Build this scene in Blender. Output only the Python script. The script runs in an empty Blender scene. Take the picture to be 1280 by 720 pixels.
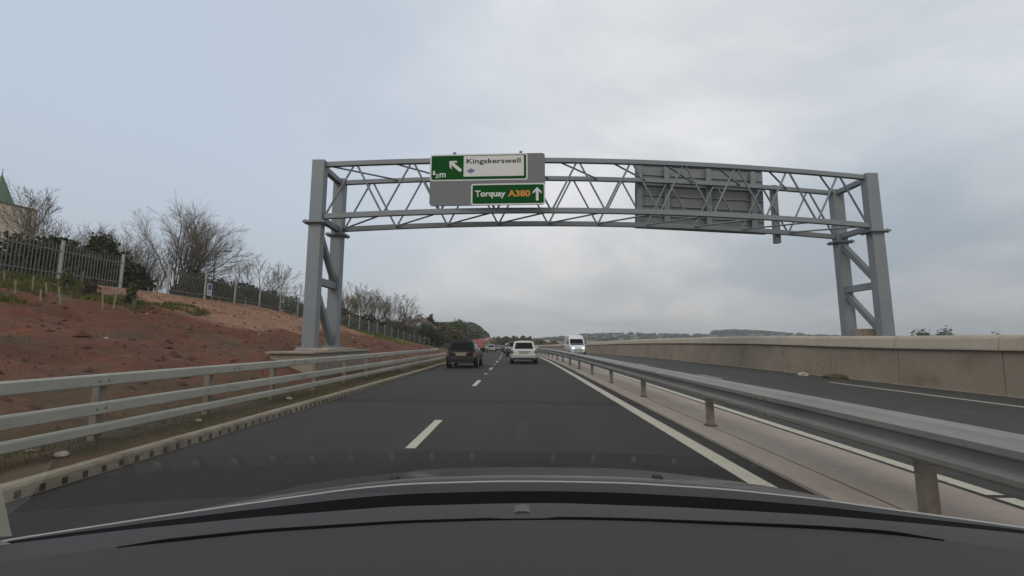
import bpy, bmesh, math, random
import numpy as np
from mathutils import Vector, Matrix, noise
R = random.Random(7)
sc = bpy.context.scene
col = sc.collection

# ------------------------------------------------------------ camera, sky, sun, exposure
FPX = 540.0
PITCH = math.atan(68 / FPX)
YAW = math.atan(8 / (FPX / math.cos(PITCH)))
EYE = 1.3
cd = bpy.data.cameras.new("camera")
cam = bpy.data.objects.new("camera", cd); col.objects.link(cam)
cd.sensor_width = 36; cd.lens = FPX / 1280 * 36
cd.clip_start = 0.02; cd.clip_end = 9000
cam.location = (0, 0, EYE)
cam.rotation_euler = (math.pi / 2 + PITCH, 0, YAW)
sc.camera = cam

SUN_EL, SUN_AZ = math.radians(42), math.radians(215)   # azimuth clockwise from +Y (behind us, to the left)
w = bpy.data.worlds.new("World"); sc.world = w; w.use_nodes = True
nt = w.node_tree; N = nt.nodes; L = nt.links
bg = N["Background"]
sky = N.new("ShaderNodeTexSky"); sky.sky_type = 'NISHITA'; sky.sun_disc = False
sky.sun_elevation = SUN_EL; sky.sun_rotation = SUN_AZ
sky.air_density = 1.0; sky.dust_density = 2.0; sky.ozone_density = 1.5
tc = N.new("ShaderNodeTexCoord")
sep = N.new("ShaderNodeSeparateXYZ"); L.new(tc.outputs["Generated"], sep.inputs[0])
# project the view direction onto a cloud layer so the clouds flatten towards the horizon
dv = N.new("ShaderNodeMath"); dv.operation = 'ADD'; dv.inputs[1].default_value = 0.30; L.new(sep.outputs[2], dv.inputs[0])
cx = N.new("ShaderNodeMath"); cx.operation = 'DIVIDE'; L.new(sep.outputs[0], cx.inputs[0]); L.new(dv.outputs[0], cx.inputs[1])
cy = N.new("ShaderNodeMath"); cy.operation = 'DIVIDE'; L.new(sep.outputs[1], cy.inputs[0]); L.new(dv.outputs[0], cy.inputs[1])
cmb = N.new("ShaderNodeCombineXYZ"); L.new(cx.outputs[0], cmb.inputs[0]); L.new(cy.outputs[0], cmb.inputs[1])
n1 = N.new("ShaderNodeTexNoise"); n1.inputs["Scale"].default_value = 0.85; n1.inputs["Detail"].default_value = 10; n1.inputs["Roughness"].default_value = 0.56
n1.inputs["Distortion"].default_value = 0.3
L.new(cmb.outputs[0], n1.inputs["Vector"])
r1 = N.new("ShaderNodeValToRGB")
r1.color_ramp.elements[0].position = 0.38; r1.color_ramp.elements[0].color = (0.40, 0.43, 0.48, 1)
r1.color_ramp.elements[1].position = 0.60; r1.color_ramp.elements[1].color = (0.64, 0.63, 0.65, 1)
L.new(n1.outputs[0], r1.inputs[0])
# high thin veil: clearer and bluer to the left and overhead, thick cloud to the right and low down
side = N.new("ShaderNodeMapRange"); side.inputs[1].default_value = -0.62; side.inputs[2].default_value = 0.28
side.interpolation_type = 'SMOOTHSTEP'
L.new(sep.outputs[0], side.inputs[0])
skm = N.new("ShaderNodeMixRGB"); skm.blend_type = 'MULTIPLY'; skm.inputs[0].default_value = 1; skm.inputs[2].default_value = (0.115, 0.115, 0.115, 1)
L.new(sky.outputs[0], skm.inputs[1])
veil = N.new("ShaderNodeMixRGB"); veil.inputs[0].default_value = 0.86; veil.inputs[2].default_value = (0.435, 0.485, 0.57, 1)
L.new(skm.outputs[0], veil.inputs[1])
mx = N.new("ShaderNodeMixRGB"); L.new(side.outputs[0], mx.inputs[0]); L.new(veil.outputs[0], mx.inputs[1]); L.new(r1.outputs[0], mx.inputs[2])
# duller, warmer air near the horizon
hz = N.new("ShaderNodeMapRange"); hz.inputs[1].default_value = 0.0; hz.inputs[2].default_value = 0.42; hz.interpolation_type = 'SMOOTHSTEP'
L.new(sep.outputs[2], hz.inputs[0])
warm = N.new("ShaderNodeMixRGB"); warm.blend_type = 'MULTIPLY'; warm.inputs[0].default_value = 1; warm.inputs[2].default_value = (0.98, 0.925, 0.86, 1)
L.new(mx.outputs[0], warm.inputs[1])
mh = N.new("ShaderNodeMixRGB"); L.new(hz.outputs[0], mh.inputs[0]); L.new(warm.outputs[0], mh.inputs[1]); L.new(mx.outputs[0], mh.inputs[2])
# a heavier blue-grey bank of cloud low on the right
cr = N.new("ShaderNodeVectorMath"); cr.operation = 'DOT_PRODUCT'; cr.inputs[1].default_value = Vector((.74, .66, .06)).normalized(); L.new(tc.outputs["Generated"], cr.inputs[0])
crm = N.new("ShaderNodeMapRange"); crm.inputs[1].default_value = .86; crm.inputs[2].default_value = 1.0; crm.inputs[4].default_value = .75; crm.interpolation_type = 'SMOOTHSTEP'; L.new(cr.outputs["Value"], crm.inputs[0])
dk = N.new("ShaderNodeMixRGB"); dk.blend_type = 'MULTIPLY'; dk.inputs[2].default_value = (.70, .78, .86, 1); L.new(crm.outputs[0], dk.inputs[0])
# unseen sky behind us, made warmer to warm the light on the scene
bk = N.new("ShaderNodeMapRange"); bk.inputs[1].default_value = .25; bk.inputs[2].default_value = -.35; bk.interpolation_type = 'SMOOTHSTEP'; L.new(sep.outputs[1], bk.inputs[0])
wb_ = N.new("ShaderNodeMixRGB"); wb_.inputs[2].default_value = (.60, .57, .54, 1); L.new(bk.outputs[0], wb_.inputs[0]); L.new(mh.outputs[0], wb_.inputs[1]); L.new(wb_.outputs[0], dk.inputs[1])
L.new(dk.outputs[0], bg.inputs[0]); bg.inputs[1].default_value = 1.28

sl = bpy.data.lights.new("sun", 'SUN'); sl.energy = 0.95; sl.angle = math.radians(25); sl.color = (1, 0.93, 0.84)
so = bpy.data.objects.new("sun", sl); col.objects.link(so)
sd = Vector((math.sin(SUN_AZ) * math.cos(SUN_EL), math.cos(SUN_AZ) * math.cos(SUN_EL), math.sin(SUN_EL)))
so.rotation_euler = (-sd).to_track_quat('-Z', 'Y').to_euler(); so.location = (0, 0, 60)
sc.view_settings.view_transform = 'Standard'; sc.view_settings.look = 'None'
sc.view_settings.exposure = 0.22; sc.view_settings.gamma = 1
sc.cycles.max_bounces = 6; sc.cycles.transparent_max_bounces = 12
sc.cycles.caustics_reflective = False; sc.cycles.caustics_refractive = False

# ------------------------------------------------------------ helpers
def tag(o, label=None, cat=None, group=None, kind=None):
    if label: o['label'] = label
    if cat: o['category'] = cat
    if group: o['group'] = group
    if kind: o['kind'] = kind
    return o

def mat(name, color, rough=0.7, var=0.15, scale=3.0, metallic=0.0, bump=0.0, bscale=None, emit=None, spec=None, var2=0.0, attr=None, coat=0.0, grime=None):
    m = bpy.data.materials.new(name); m.use_nodes = True
    t = m.node_tree; n = t.nodes; l = t.links
    b = n["Principled BSDF"]
    b.inputs["Roughness"].default_value = rough; b.inputs["Metallic"].default_value = metallic
    if spec is not None: b.inputs["Specular IOR Level"].default_value = spec
    if coat: b.inputs["Coat Weight"].default_value = coat; b.inputs["Coat Roughness"].default_value = 0.08
    g = n.new("ShaderNodeNewGeometry")
    c0 = None
    if attr:
        a = n.new("ShaderNodeAttribute"); a.attribute_name = attr; c0 = a.outputs["Color"]
    nz = n.new("ShaderNodeTexNoise"); nz.inputs["Scale"].default_value = scale; nz.inputs["Detail"].default_value = 6
    nz.inputs["Roughness"].default_value = 0.65
    l.new(g.outputs["Position"], nz.inputs["Vector"])
    mr = n.new("ShaderNodeMapRange"); mr.inputs[1].default_value = 0.25; mr.inputs[2].default_value = 0.75
    mr.inputs[3].default_value = 1 - var; mr.inputs[4].default_value = 1 + var
    l.new(nz.outputs[0], mr.inputs[0])
    fac = mr.outputs[0]
    if var2:
        n2 = n.new("ShaderNodeTexNoise"); n2.inputs["Scale"].default_value = scale * 0.13; n2.inputs["Detail"].default_value = 3
        l.new(g.outputs["Position"], n2.inputs["Vector"])
        m2 = n.new("ShaderNodeMapRange"); m2.inputs[1].default_value = 0.3; m2.inputs[2].default_value = 0.7
        m2.inputs[3].default_value = 1 - var2; m2.inputs[4].default_value = 1 + var2
        l.new(n2.outputs[0], m2.inputs[0])
        mm = n.new("ShaderNodeMath"); mm.operation = 'MULTIPLY'; l.new(fac, mm.inputs[0]); l.new(m2.outputs[0], mm.inputs[1]); fac = mm.outputs[0]
    vm = n.new("ShaderNodeVectorMath"); vm.operation = 'SCALE'
    if c0: l.new(c0, vm.inputs[0])
    else: vm.inputs[0].default_value = color[:3]
    l.new(fac, vm.inputs["Scale"])
    out = vm.outputs[0]
    if grime:
        gc, gs, lo, hi = grime
        n3 = n.new("ShaderNodeTexNoise"); n3.inputs["Scale"].default_value = gs; n3.inputs["Detail"].default_value = 7; n3.inputs["Roughness"].default_value = 0.7
        l.new(g.outputs["Position"], n3.inputs["Vector"])
        m3 = n.new("ShaderNodeMapRange"); m3.inputs[1].default_value = lo; m3.inputs[2].default_value = hi
        l.new(n3.outputs[0], m3.inputs[0])
        mg = n.new("ShaderNodeMixRGB"); mg.inputs[2].default_value = (*gc, 1)
        l.new(m3.outputs[0], mg.inputs[0]); l.new(out, mg.inputs[1]); out = mg.outputs[0]
    l.new(out, b.inputs["Base Color"])
    if bump:
        nb = n.new("ShaderNodeTexNoise"); nb.inputs["Scale"].default_value = bscale or scale * 4; nb.inputs["Detail"].default_value = 5
        l.new(g.outputs["Position"], nb.inputs["Vector"])
        bp = n.new("ShaderNodeBump"); bp.inputs["Strength"].default_value = 1; bp.inputs["Distance"].default_value = bump
        l.new(nb.outputs[0], bp.inputs["Height"]); l.new(bp.outputs[0], b.inputs["Normal"])
    if emit:
        b.inputs["Emission Color"].default_value = (*emit[0], 1); b.inputs["Emission Strength"].default_value = emit[1]
    return m

ORD = 'first second third fourth fifth sixth seventh eighth ninth tenth eleventh twelfth thirteenth fourteenth fifteenth sixteenth seventeenth eighteenth nineteenth twentieth twenty-first twenty-second twenty-third twenty-fourth twenty-fifth twenty-sixth twenty-seventh twenty-eighth'.split()
class MB:
    def __init__(s): s.v = []; s.f = []; s.m = []; s.sm = []
    def add(s, v, f, mi=0, smooth=False):
        o = len(s.v); s.v += [tuple(p) for p in v]
        for q in f: s.f.append(tuple(i + o for i in q)); s.m.append(mi); s.sm.append(smooth)
    def box(s, a, b, mi=0):
        x0, y0, z0 = a; x1, y1, z1 = b
        v = [(x0,y0,z0),(x1,y0,z0),(x1,y1,z0),(x0,y1,z0),(x0,y0,z1),(x1,y0,z1),(x1,y1,z1),(x0,y1,z1)]
        s.add(v, [(3,2,1,0),(4,5,6,7),(0,1,5,4),(1,2,6,5),(2,3,7,6),(3,0,4,7)], mi)
    def hexa(s, v, mi=0):
        s.add(v, [(3,2,1,0),(4,5,6,7),(0,1,5,4),(1,2,6,5),(2,3,7,6),(3,0,4,7)], mi)
    def beam(s, p0, p1, w_, h_, mi=0, up=(0,0,1)):
        p0 = Vector(p0); p1 = Vector(p1); d = (p1 - p0).normalized(); u = Vector(up)
        if abs(d.dot(u)) > .97: u = Vector((0, 1, 0))
        r = d.cross(u).normalized(); u = r.cross(d).normalized()
        v = []
        for p in (p0, p1):
            for a, b in ((-1,-1),(1,-1),(1,1),(-1,1)): v.append(p + r * (a * w_ / 2) + u * (b * h_ / 2))
        s.add(v, [(3,2,1,0),(4,5,6,7),(0,1,5,4),(1,2,6,5),(2,3,7,6),(3,0,4,7)], mi)
    def tube(s, p0, p1, r0, r1=None, n=8, mi=0, caps=True, smooth=True):
        if r1 is None: r1 = r0
        p0 = Vector(p0); p1 = Vector(p1); d = (p1 - p0)
        if d.length < 1e-6: return
        d.normalize(); u = Vector((0, 0, 1)) if abs(d.z) < .9 else Vector((1, 0, 0))
        a = d.cross(u).normalized(); b = d.cross(a)
        v = []
        for p, r in ((p0, r0), (p1, r1)):
            for k in range(n):
                t = 2 * math.pi * k / n; v.append(p + a * (math.cos(t) * r) + b * (math.sin(t) * r))
        s.add(v, [(k, k + n, (k + 1) % n + n, (k + 1) % n) for k in range(n)], mi, smooth)
        if caps: s.add(v, [tuple(range(n)), tuple(range(2 * n - 1, n - 1, -1))], mi)
    def sweep(s, prof, path, mi=0, closed=True, smooth=False):
        """prof: [(dx,dz)], path: [(x,y,z)] -> extruded along path, profile in the xz plane"""
        n = len(prof); v = []
        for p in path:
            for a, b in prof: v.append((p[0] + a, p[1], p[2] + b))
        f = []
        for i in range(len(path) - 1):
            for k in range(n if closed else n - 1):
                k2 = (k + 1) % n; f.append((i*n + k, i*n + k2, (i+1)*n + k2, (i+1)*n + k))
        s.add(v, f, mi, smooth)
        if closed and n > 2: s.add(v, [tuple(range(n - 1, -1, -1)), tuple(range((len(path)-1)*n, len(path)*n))], mi)
    def build(s, name, mats, parent=None, loc=None):
        me = bpy.data.meshes.new(name)
        me.from_pydata([tuple(p) for p in s.v], [], s.f)
        if not isinstance(mats, (list, tuple)): mats = [mats]
        for m in mats: me.materials.append(m)
        if me.polygons:
            me.polygons.foreach_set("material_index", s.m); me.polygons.foreach_set("use_smooth", s.sm)
        bm = bmesh.new(); bm.from_mesh(me); bmesh.ops.recalc_face_normals(bm, faces=bm.faces); bm.to_mesh(me); bm.free()
        me.update()
        o = bpy.data.objects.new(name, me); col.objects.link(o)
        if parent: o.parent = parent
        if loc: o.location = loc
        return o

def empty(name, loc, label=None, cat=None, group=None, rz=0):
    o = bpy.data.objects.new(name, None); col.objects.link(o); o.location = loc; o.rotation_euler = (0, 0, rz)
    o.empty_display_size = .3
    return tag(o, label, cat, group)

def bevel(o, w_=.02, seg=2, ang=35):
    b = o.modifiers.new("bevel", 'BEVEL'); b.width = w_; b.segments = seg; b.limit_method = 'ANGLE'; b.angle_limit = math.radians(ang)
    return o

# the course of the road: straight, then a gentle left bend that also dips
def sx(Y):
    if Y < 15: return 0.0
    if Y < 130: return -4.5e-4 * (Y - 15) ** 2
    return -5.95 - 0.1035 * (Y - 130)
def zr(Y):
    if Y < 30: return 0.0
    if Y < 50: return -0.013 * (Y - 30) ** 2 / 40
    if Y < 120: return -0.13 - 0.013 * (Y - 50)
    if Y < 160: return -1.04 - 0.013 * ((Y - 120) - (Y - 120) ** 2 / 60.0 ) 
    return -1.04 - 0.013 * (40 - 1600 / 60.0) + 0.012 * (Y - 160)
def W(X, Y, Z=0): return (X + sx(Y), Y, Z + zr(Y))
def ys(a, b, step_near=1.5):
    out = [a]; y = a
    while y < b:
        y += max(step_near, (y - 10) * 0.06); out.append(min(y, b))
    return out

# pixel of a 1280x720 view -> direction (used while laying the car interior and bank out)
def ray(px, py):
    x = (px - 640) / FPX; y = (360 - py) / FPX
    c, s = math.cos(PITCH), math.sin(PITCH)
    d = Vector((x, c - y * s, s + y * c)); cz, szn = math.cos(YAW), math.sin(YAW)
    return Vector((d.x * cz - d.y * szn, d.x * szn + d.y * cz, d.z))
def at(px, py, Y):
    d = ray(px, py); d = d / d.y * Y; return Vector((d.x, Y, d.z + EYE))

def interp(x, pts):
    if x <= pts[0][0]: return pts[0][1]
    for (a, b), (c, d) in zip(pts, pts[1:]):
        if x <= c: return b + (d - b) * (x - a) / (c - a)
    return pts[-1][1]
def sstep(a, b, x):
    t = max(0, min(1, (x - a) / (b - a))); return t * t * (3 - 2 * t)

# ------------------------------------------------------------ materials
M = {}
M['asphalt'] = mat('asphalt', (.048, .045, .038), .9, .22, 9, bump=.006, bscale=120, var2=.16)
M['asphalt_old'] = mat('asphalt_pale', (.062, .059, .054), .9, .2, 8, bump=.006, bscale=110, var2=.14)
def asphalt_mat(name, c, lanes):
    m = mat(name, c, .9, .16, 14, bump=.006, bscale=120, var2=.12)
    t = m.node_tree; n = t.nodes; l = t.links; b = n["Principled BSDF"]
    src = b.inputs["Base Color"].links[0].from_socket
    g = n.new("ShaderNodeNewGeometry"); mp = n.new("ShaderNodeMapping"); mp.inputs["Scale"].default_value = (1.6, .035, 1); l.new(g.outputs["Position"], mp.inputs[0])
    nz = n.new("ShaderNodeTexNoise"); nz.inputs["Scale"].default_value = 1.0; nz.inputs["Detail"].default_value = 5; l.new(mp.outputs[0], nz.inputs["Vector"])
    mr = n.new("ShaderNodeMapRange"); mr.inputs[1].default_value = .3; mr.inputs[2].default_value = .7; mr.inputs[3].default_value = .66; mr.inputs[4].default_value = 1.34; l.new(nz.outputs[0], mr.inputs[0])
    ag = n.new("ShaderNodeTexVoronoi"); ag.inputs["Scale"].default_value = 55; l.new(g.outputs["Position"], ag.inputs["Vector"])
    ar = n.new("ShaderNodeMapRange"); ar.inputs[1].default_value = 0; ar.inputs[2].default_value = .5; ar.inputs[3].default_value = 1.35; ar.inputs[4].default_value = .85; l.new(ag.outputs["Distance"], ar.inputs[0])
    mu = n.new("ShaderNodeMath"); mu.operation = 'MULTIPLY'; l.new(mr.outputs[0], mu.inputs[0]); l.new(ar.outputs[0], mu.inputs[1])
    v = n.new("ShaderNodeVectorMath"); v.operation = 'SCALE'; l.new(src, v.inputs[0]); l.new(mu.outputs[0], v.inputs["Scale"]); l.new(v.outputs[0], b.inputs["Base Color"])
    rr_ = n.new("ShaderNodeMapRange"); rr_.inputs[3].default_value = .78; rr_.inputs[4].default_value = .95; l.new(nz.outputs[0], rr_.inputs[0]); l.new(rr_.outputs[0], b.inputs["Roughness"])
    return m
M['asphalt'] = asphalt_mat('asphalt', (.0235, .0225, .020), 0); M['asphalt_old'] = asphalt_mat('asphalt_pale', (.040, .039, .037), 0)
M['paint'] = mat('road_paint', (.50, .48, .40), .7, .14, 18, bump=.002, bscale=80, grime=((.2,.19,.17), 14, .55, .75))
M['concrete_pale'] = mat('pale_concrete', (.36, .31, .27), .85, .08, 6, bump=.003, bscale=60, var2=.08, grime=((.27,.22,.18), 1.4, .52, .8))
M['joint'] = mat('joint_sealant', (.07, .055, .045), .8, .1)
M['plinth'] = mat('plinth_concrete', (.29, .255, .215), .85, .1, 5, bump=.004, bscale=50, var2=.12, grime=((.15,.12,.085), 1.3, .45, .8))
M['kerb'] = mat('kerb_concrete', (.25, .22, .165), .85, .14, 8, bump=.003, bscale=60, var2=.1, grime=((.12,.09,.06), 3, .5, .75))
M['slot'] = mat('drain_slot', (.05, .04, .028), .9, .1)
M['wall'] = mat('wall_concrete', (.27, .225, .175), .85, .09, 5, bump=.004, bscale=50, var2=.13, grime=((.13,.11,.065), .9, .5, .85))
M['coping'] = mat('coping_concrete', (.40, .355, .29), .85, .07, 6, bump=.003, bscale=50, grime=((.30,.27,.21), 1.6, .5, .8))
M['galv'] = mat('galvanised_steel', (.235, .245, .23), .62, .09, 7, metallic=.15, var2=.1, grime=((.25,.235,.20), 2.2, .55, .85))
M['galv_left'] = mat('dull_galvanised_steel', (.38, .385, .345), .65, .09, 7, metallic=.1, var2=.08, grime=((.20,.18,.14), 2.0, .55, .85))
M['galv_lap'] = mat('lapped_steel', (.26, .265, .25), .55, .09, 9, metallic=.2, grime=((.16,.15,.12), 3, .5, .8))
M['galv_post'] = mat('weathered_steel', (.26, .235, .205), .6, .16, 10, metallic=.35, grime=((.13,.09,.06), 5, .45, .7))
M['gantry'] = mat('gantry_steel', (.195, .222, .250), .6, .07, 4, metallic=.12, var2=.06, grime=((.17,.18,.185), 1.2, .55, .85))
M['gantry_flange'] = mat('flange_steel', (.165, .19, .21), .55, .07, 4, metallic=.12)
M['gantry_dark'] = mat('gantry_brace_steel', (.165, .19, .21), .55, .1, 4, metallic=.12)
M['signback'] = mat('sign_back_aluminium', (.17, .18, .195), .55, .07, 2, metallic=.2, var2=.07)
M['signgrey'] = mat('sign_grey', (.17, .18, .195), .7, .03, 2, spec=.1)
M['signgreen'] = mat('sign_green', (.003, .066, .012), .7, .07, 3, spec=.08)
M['signwhite'] = mat('sign_white', (.60, .61, .62), .6, .02, 3, spec=.1)
M['signblack'] = mat('sign_black', (.008, .008, .012), .7, .02, spec=.05)
M['signyellow'] = mat('sign_yellow', (.55, .22, .02), .5, .02)
M['signblue'] = mat('sign_blue', (.10, .13, .28), .5, .02)
M['soil'] = mat('bank_earth', (.1, .05, .04), .95, .30, 5, bump=.05, bscale=9, var2=.22, attr='tint')
M['stone'] = mat('pale_stone', (.42, .36, .31), .9, .3, 12)
M['clod'] = mat('red_clod', (.075, .028, .016), .95, .4, 8)
M['stake'] = mat('weathered_stake', (.27, .23, .165), .85, .2, 9)
M['palis'] = mat('palisade_steel', (.155, .16, .155), .6, .15, 6, metallic=.2, grime=((.11,.10,.085), 2, .5, .8))
M['fpost'] = mat('fence_post_steel', (.31, .32, .305), .6, .1, 6, metallic=.15)
M['bark'] = mat('bare_bark', (.15, .13, .105), .95, .2, 6)
M['twig'] = mat('twigs', (.16, .135, .105), .95, .2, 6)
M['twig_pale'] = mat('pale_twigs', (.19, .165, .125), .95, .2, 6)
M['leafdark'] = mat('evergreen_leaves', (.030, .040, .020), .85, .5, 1.6)
M['leafbrown'] = mat('brown_hedge', (.065, .055, .030), .9, .45, 1.2)
M['leafgreen'] = mat('bush_leaves', (.060, .080, .030), .9, .45, 1.2)
M['wood_far'] = mat('far_wood', (.060, .068, .038), .95, .5, .12)
M['grass'] = mat('grass_blades', (.09, .10, .018), .9, .5, 2.5)
M['hillfar'] = mat('far_hill_fields', (.085, .095, .055), .95, .45, .006, var2=.2)
M['copper'] = mat('green_copper_roof', (.10, .19, .115), .7, .12, 1.5)
M['churchstone'] = mat('church_stone', (.36, .325, .27), .9, .25, 1.6, bump=.02, bscale=5)
M['slate'] = mat('slate', (.075, .07, .068), .8, .2, 2)
M['render_white'] = mat('white_render', (.55, .54, .50), .85, .08, .5)
M['brick'] = mat('brick', (.28, .15, .11), .9, .15, 2)
M['winglass'] = mat('window_glass', (.02, .024, .03), .12, .02)
M['rubber'] = mat('tyre_rubber', (.018, .018, .018), .85, .1)
M['rim'] = mat('wheel_rim', (.35, .35, .36), .35, .05, metallic=.7)
M['carglass'] = mat('car_glass', (.008, .009, .010), .12, .02, spec=.10)
M['plastic'] = mat('black_plastic', (.02, .02, .02), .55, .1)
M['taillight'] = mat('tail_light', (.19, .012, .012), .25, .05)
M['amber'] = mat('lamp_lens', (.28, .22, .20), .25, .05)
M['plate_y'] = mat('rear_plate', (.36, .33, .20), .5, .04)
M['plate_w'] = mat('front_plate', (.6, .6, .58), .5, .04)
M['headlight'] = mat('headlight_on', (.9, .9, .9), .2, 0, emit=((1, .99, .95), 1.7))
M['chrome'] = mat('bright_trim', (.5, .5, .5), .25, .02, metallic=.8)
def paint(name, c, rough=.3, metallic=.2, coat=.5): return mat(name, c, rough, .04, 1.5, metallic=metallic, coat=coat, spec=.5 if coat else .25)
P = dict(black=paint('black_paint', (.006, .006, .008), rough=.42, metallic=0, coat=0), white=paint('white_paint', (.47, .49, .52), metallic=0), silver=paint('silver_paint', (.38, .39, .40)),
         red=paint('red_paint', (.36, .11, .11), metallic=0), green=paint('dark_green_paint', (.035, .05, .04)), grey=paint('grey_paint', (.13, .135, .14)),
         blue=paint('blue_paint', (.03, .05, .14)), vanwhite=paint('van_white_paint', (.60, .63, .69), metallic=0))

# ------------------------------------------------------------ terrain
def fence_line(Y):
    X = interp(Y, [(-60, -21), (50, -21), (80, -19.4), (108, -16.8), (140, -17)])
    z = interp(Y, [(-60, 4.05), (34, 4.1), (44, 3.45), (52, 2.95), (70, 1.75), (90, .35), (108, -.85), (140, -1.2)])
    return X, z
def far_h(x, y):
    # rolling land beyond the road
    h = 0
    h += 5.5 * sstep(380, 1000, y) * (0.8 + .35 * noise.noise((x * .0035, y * .002, 3)))
    h += 30 * sstep(900, 1750, y) * sstep(-50, 260, x) * (0.95 + .22 * noise.noise((x * .004, 1, 9))) * (1 - .6 * sstep(950, 1300, x))
    h += 7 * math.exp(-((x - 770) / (45 if x < 770 else 190)) ** 2) * math.exp(-((y - 1650) / 200) ** 2)
    return h
def wood_hill(x, y): return 11.5 * sstep(-24, -52, x) * math.exp(-((y - 400) / 110) ** 2) if False else 11.5 * (1 - sstep(-42, -25, x)) * math.exp(-((y - 400) / 110) ** 2)
def terrain(X, Y, detail=True):
    base = zr(Y) if Y < 260 else zr(260)
    s = sx(min(Y, 400))
    rx = X - s
    le = -5.9 - 4.2 * sstep(48, 78, Y)
    if rx > le and rx < 12.6:
        z = base - .05
        if rx < -4.35 and Y < 48: z = base + .055 + .01 * noise.noise((X * 3, Y * 3, 0))
        elif rx < -4.35: z = base - .05
    elif rx <= le:
        if Y < 160:
            Xf, zf = fence_line(Y)
            t = (le - rx) / max(.5, (le - (Xf - s)))
            n_ = .16 * noise.noise((X * .45, Y * .45, 0)) + .10 * noise.noise((X * 1.4, Y * 1.4, 5)) + .045 * noise.noise((X * 4, Y * 4, 2)) - .16 * max(0, .35 - abs(noise.noise((X * .22, Y * 1.1, 12)))) / .35 * sstep(.1, .5, t) 
            t0 = t
            if t < 1:
                z = base + .06 + (zf - base - .06) * (t ** .93) + n_ * min(1, t * 8) * (1 - .7 * sstep(.85, 1, t)) * (1 if Y < 60 else .4)
                z += .22 * math.exp(-((t - .62) / .13) ** 2) * sstep(6, 22, Y) * (1 - sstep(34, 44, Y))
            else:
                z = zf + (Xf - X) * .015 + .25 * noise.noise((X * .07, Y * .07, 1))
            z = z * (1 - sstep(125, 160, Y)) + (base + .5) * sstep(125, 160, Y)
        else:
            z = base + .5
    else:
        z = base - .05 - 2.2 * sstep(15.5, 24, rx) - 3 * sstep(24, 120, rx) * (1 - sstep(500, 900, Y))
    return z + far_h(X, Y) + (wood_hill(X, Y) if X < 0 else 0)

def grow(a, b, s0, g):
    out = []; x = a; s = s0
    while x < b: out.append(x); x += s; s *= g
    out.append(b); return out
def make_ground():
    xs = [-x for x in grow(25, 3000, .9, 1.09)][::-1] + [-25 + i * .22 for i in range(1, int(20.9 / .22))] + list(np.arange(-4.25, 13, .9)) + grow(13.2, 3200, .9, 1.075)
    xs = sorted(set(round(x, 3) for x in xs))
    yv = [-60, -45, -30, -20, -12, -6, -2] + list(np.arange(0, 46, .24)) + grow(46.3, 3600, .5, 1.028)
    pts = []; cols = []
    tx = np.array(xs)
    for y in yv:
        for x in xs:
            z = terrain(x, y)
            pts.append((x, y, z))
            s = sx(min(y, 400)); rx = x - s
            nz = noise.noise((x * .35, y * .35, 7)); nf = noise.noise((x * 1.3, y * 1.3, 4)); nn = noise.noise((x * 3.1, y * 2.7, 8))
            red = np.array((.108, .034, .014)); pink = np.array((.25, .135, .085)); brown = np.array((.078, .040, .016)); gr = np.array((.050, .052, .012)); olive = np.array((.058, .043, .012))
            if y < 140 and rx < -4.35:
                c = red * (1 + .25 * nz) 
                c = c + (brown - c) * sstep(.0, .45, nf + .5 * nz + .05)
                Xf, zf = fence_line(y); t = (-5.9 - rx) / (-5.9 - (Xf - s))
                pk = sstep(.40, .52, t + .12 * nz + .05 * nf) * sstep(17.3, 20.5, y + 2.5 * nz) * (1 - sstep(44, 50, y))
                c = c + (pink - c) * pk * .85
                g_ = sstep(.66, .86, t + .16 * nz + .1 * nf) * (1 - sstep(17.5, 21, y + 2.5 * nz)) 
                g_ = max(g_, sstep(.99, 1.03, t))
                g_ = max(g_, sstep(.30, .46, t + .12 * nz + .06 * nf + .006 * (y - 45)) * sstep(0, 5, y + 4 * nz - (30 + 16 * min(1, t))))
                g_ = max(g_, .8 * sstep(.1, .35, nf + nz) * sstep(.6, .8, t) * (1 - sstep(16, 24, y)))
                grr = np.array((.11, .118, .020)) if y > 36 else gr
                grr = np.array((.11, .118, .020)) if y > 34 and rx > Xf - s - .5 else gr
                c = c + (grr - c) * g_
                if rx > -6.3:
                    c2 = olive + (brown * 1.0 - olive) * sstep(-.1, .35, nf + .4 * nz + .02 * (y - 6))
                    c = c2
                if rx < -5.5 and rx > -7.2 and y < 12: c = c * .6 + olive * .4
                c = c * (1 + .35 * nn)
            else:
                c = np.array((.085, .095, .05)) * (1 + .5 * noise.noise((x * .012, y * .006, 2)))
            cols.append((*[float(max(.004, q)) for q in c], 1))
    nx = len(xs); f = []
    for j in range(len(yv) - 1):
        for i in range(nx - 1):
            a = j * nx + i; f.append((a, a + 1, a + nx + 1, a + nx))
    me = bpy.data.meshes.new("ground"); me.from_pydata(pts, [], f); me.materials.append(M['soil'])
    ca = me.color_attributes.new("tint", 'FLOAT_COLOR', 'POINT')
    ca.data.foreach_set("color", np.array(cols, dtype=np.float32).ravel())
    for p in me.polygons: p.use_smooth = True
    o = bpy.data.objects.new("ground", me); col.objects.link(o); tag(o, kind='structure')
    return o
make_ground()

def hit(px, py, dz=0):
    """where a line of sight meets the bank"""
    d = ray(px, py); t = 3.0
    while t < 400:
        p = Vector((0, 0, EYE)) + d * t
        if p.z <= terrain(p.x, p.y): return Vector((p.x, p.y, terrain(p.x, p.y)))
        t += .12
    return None

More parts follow.
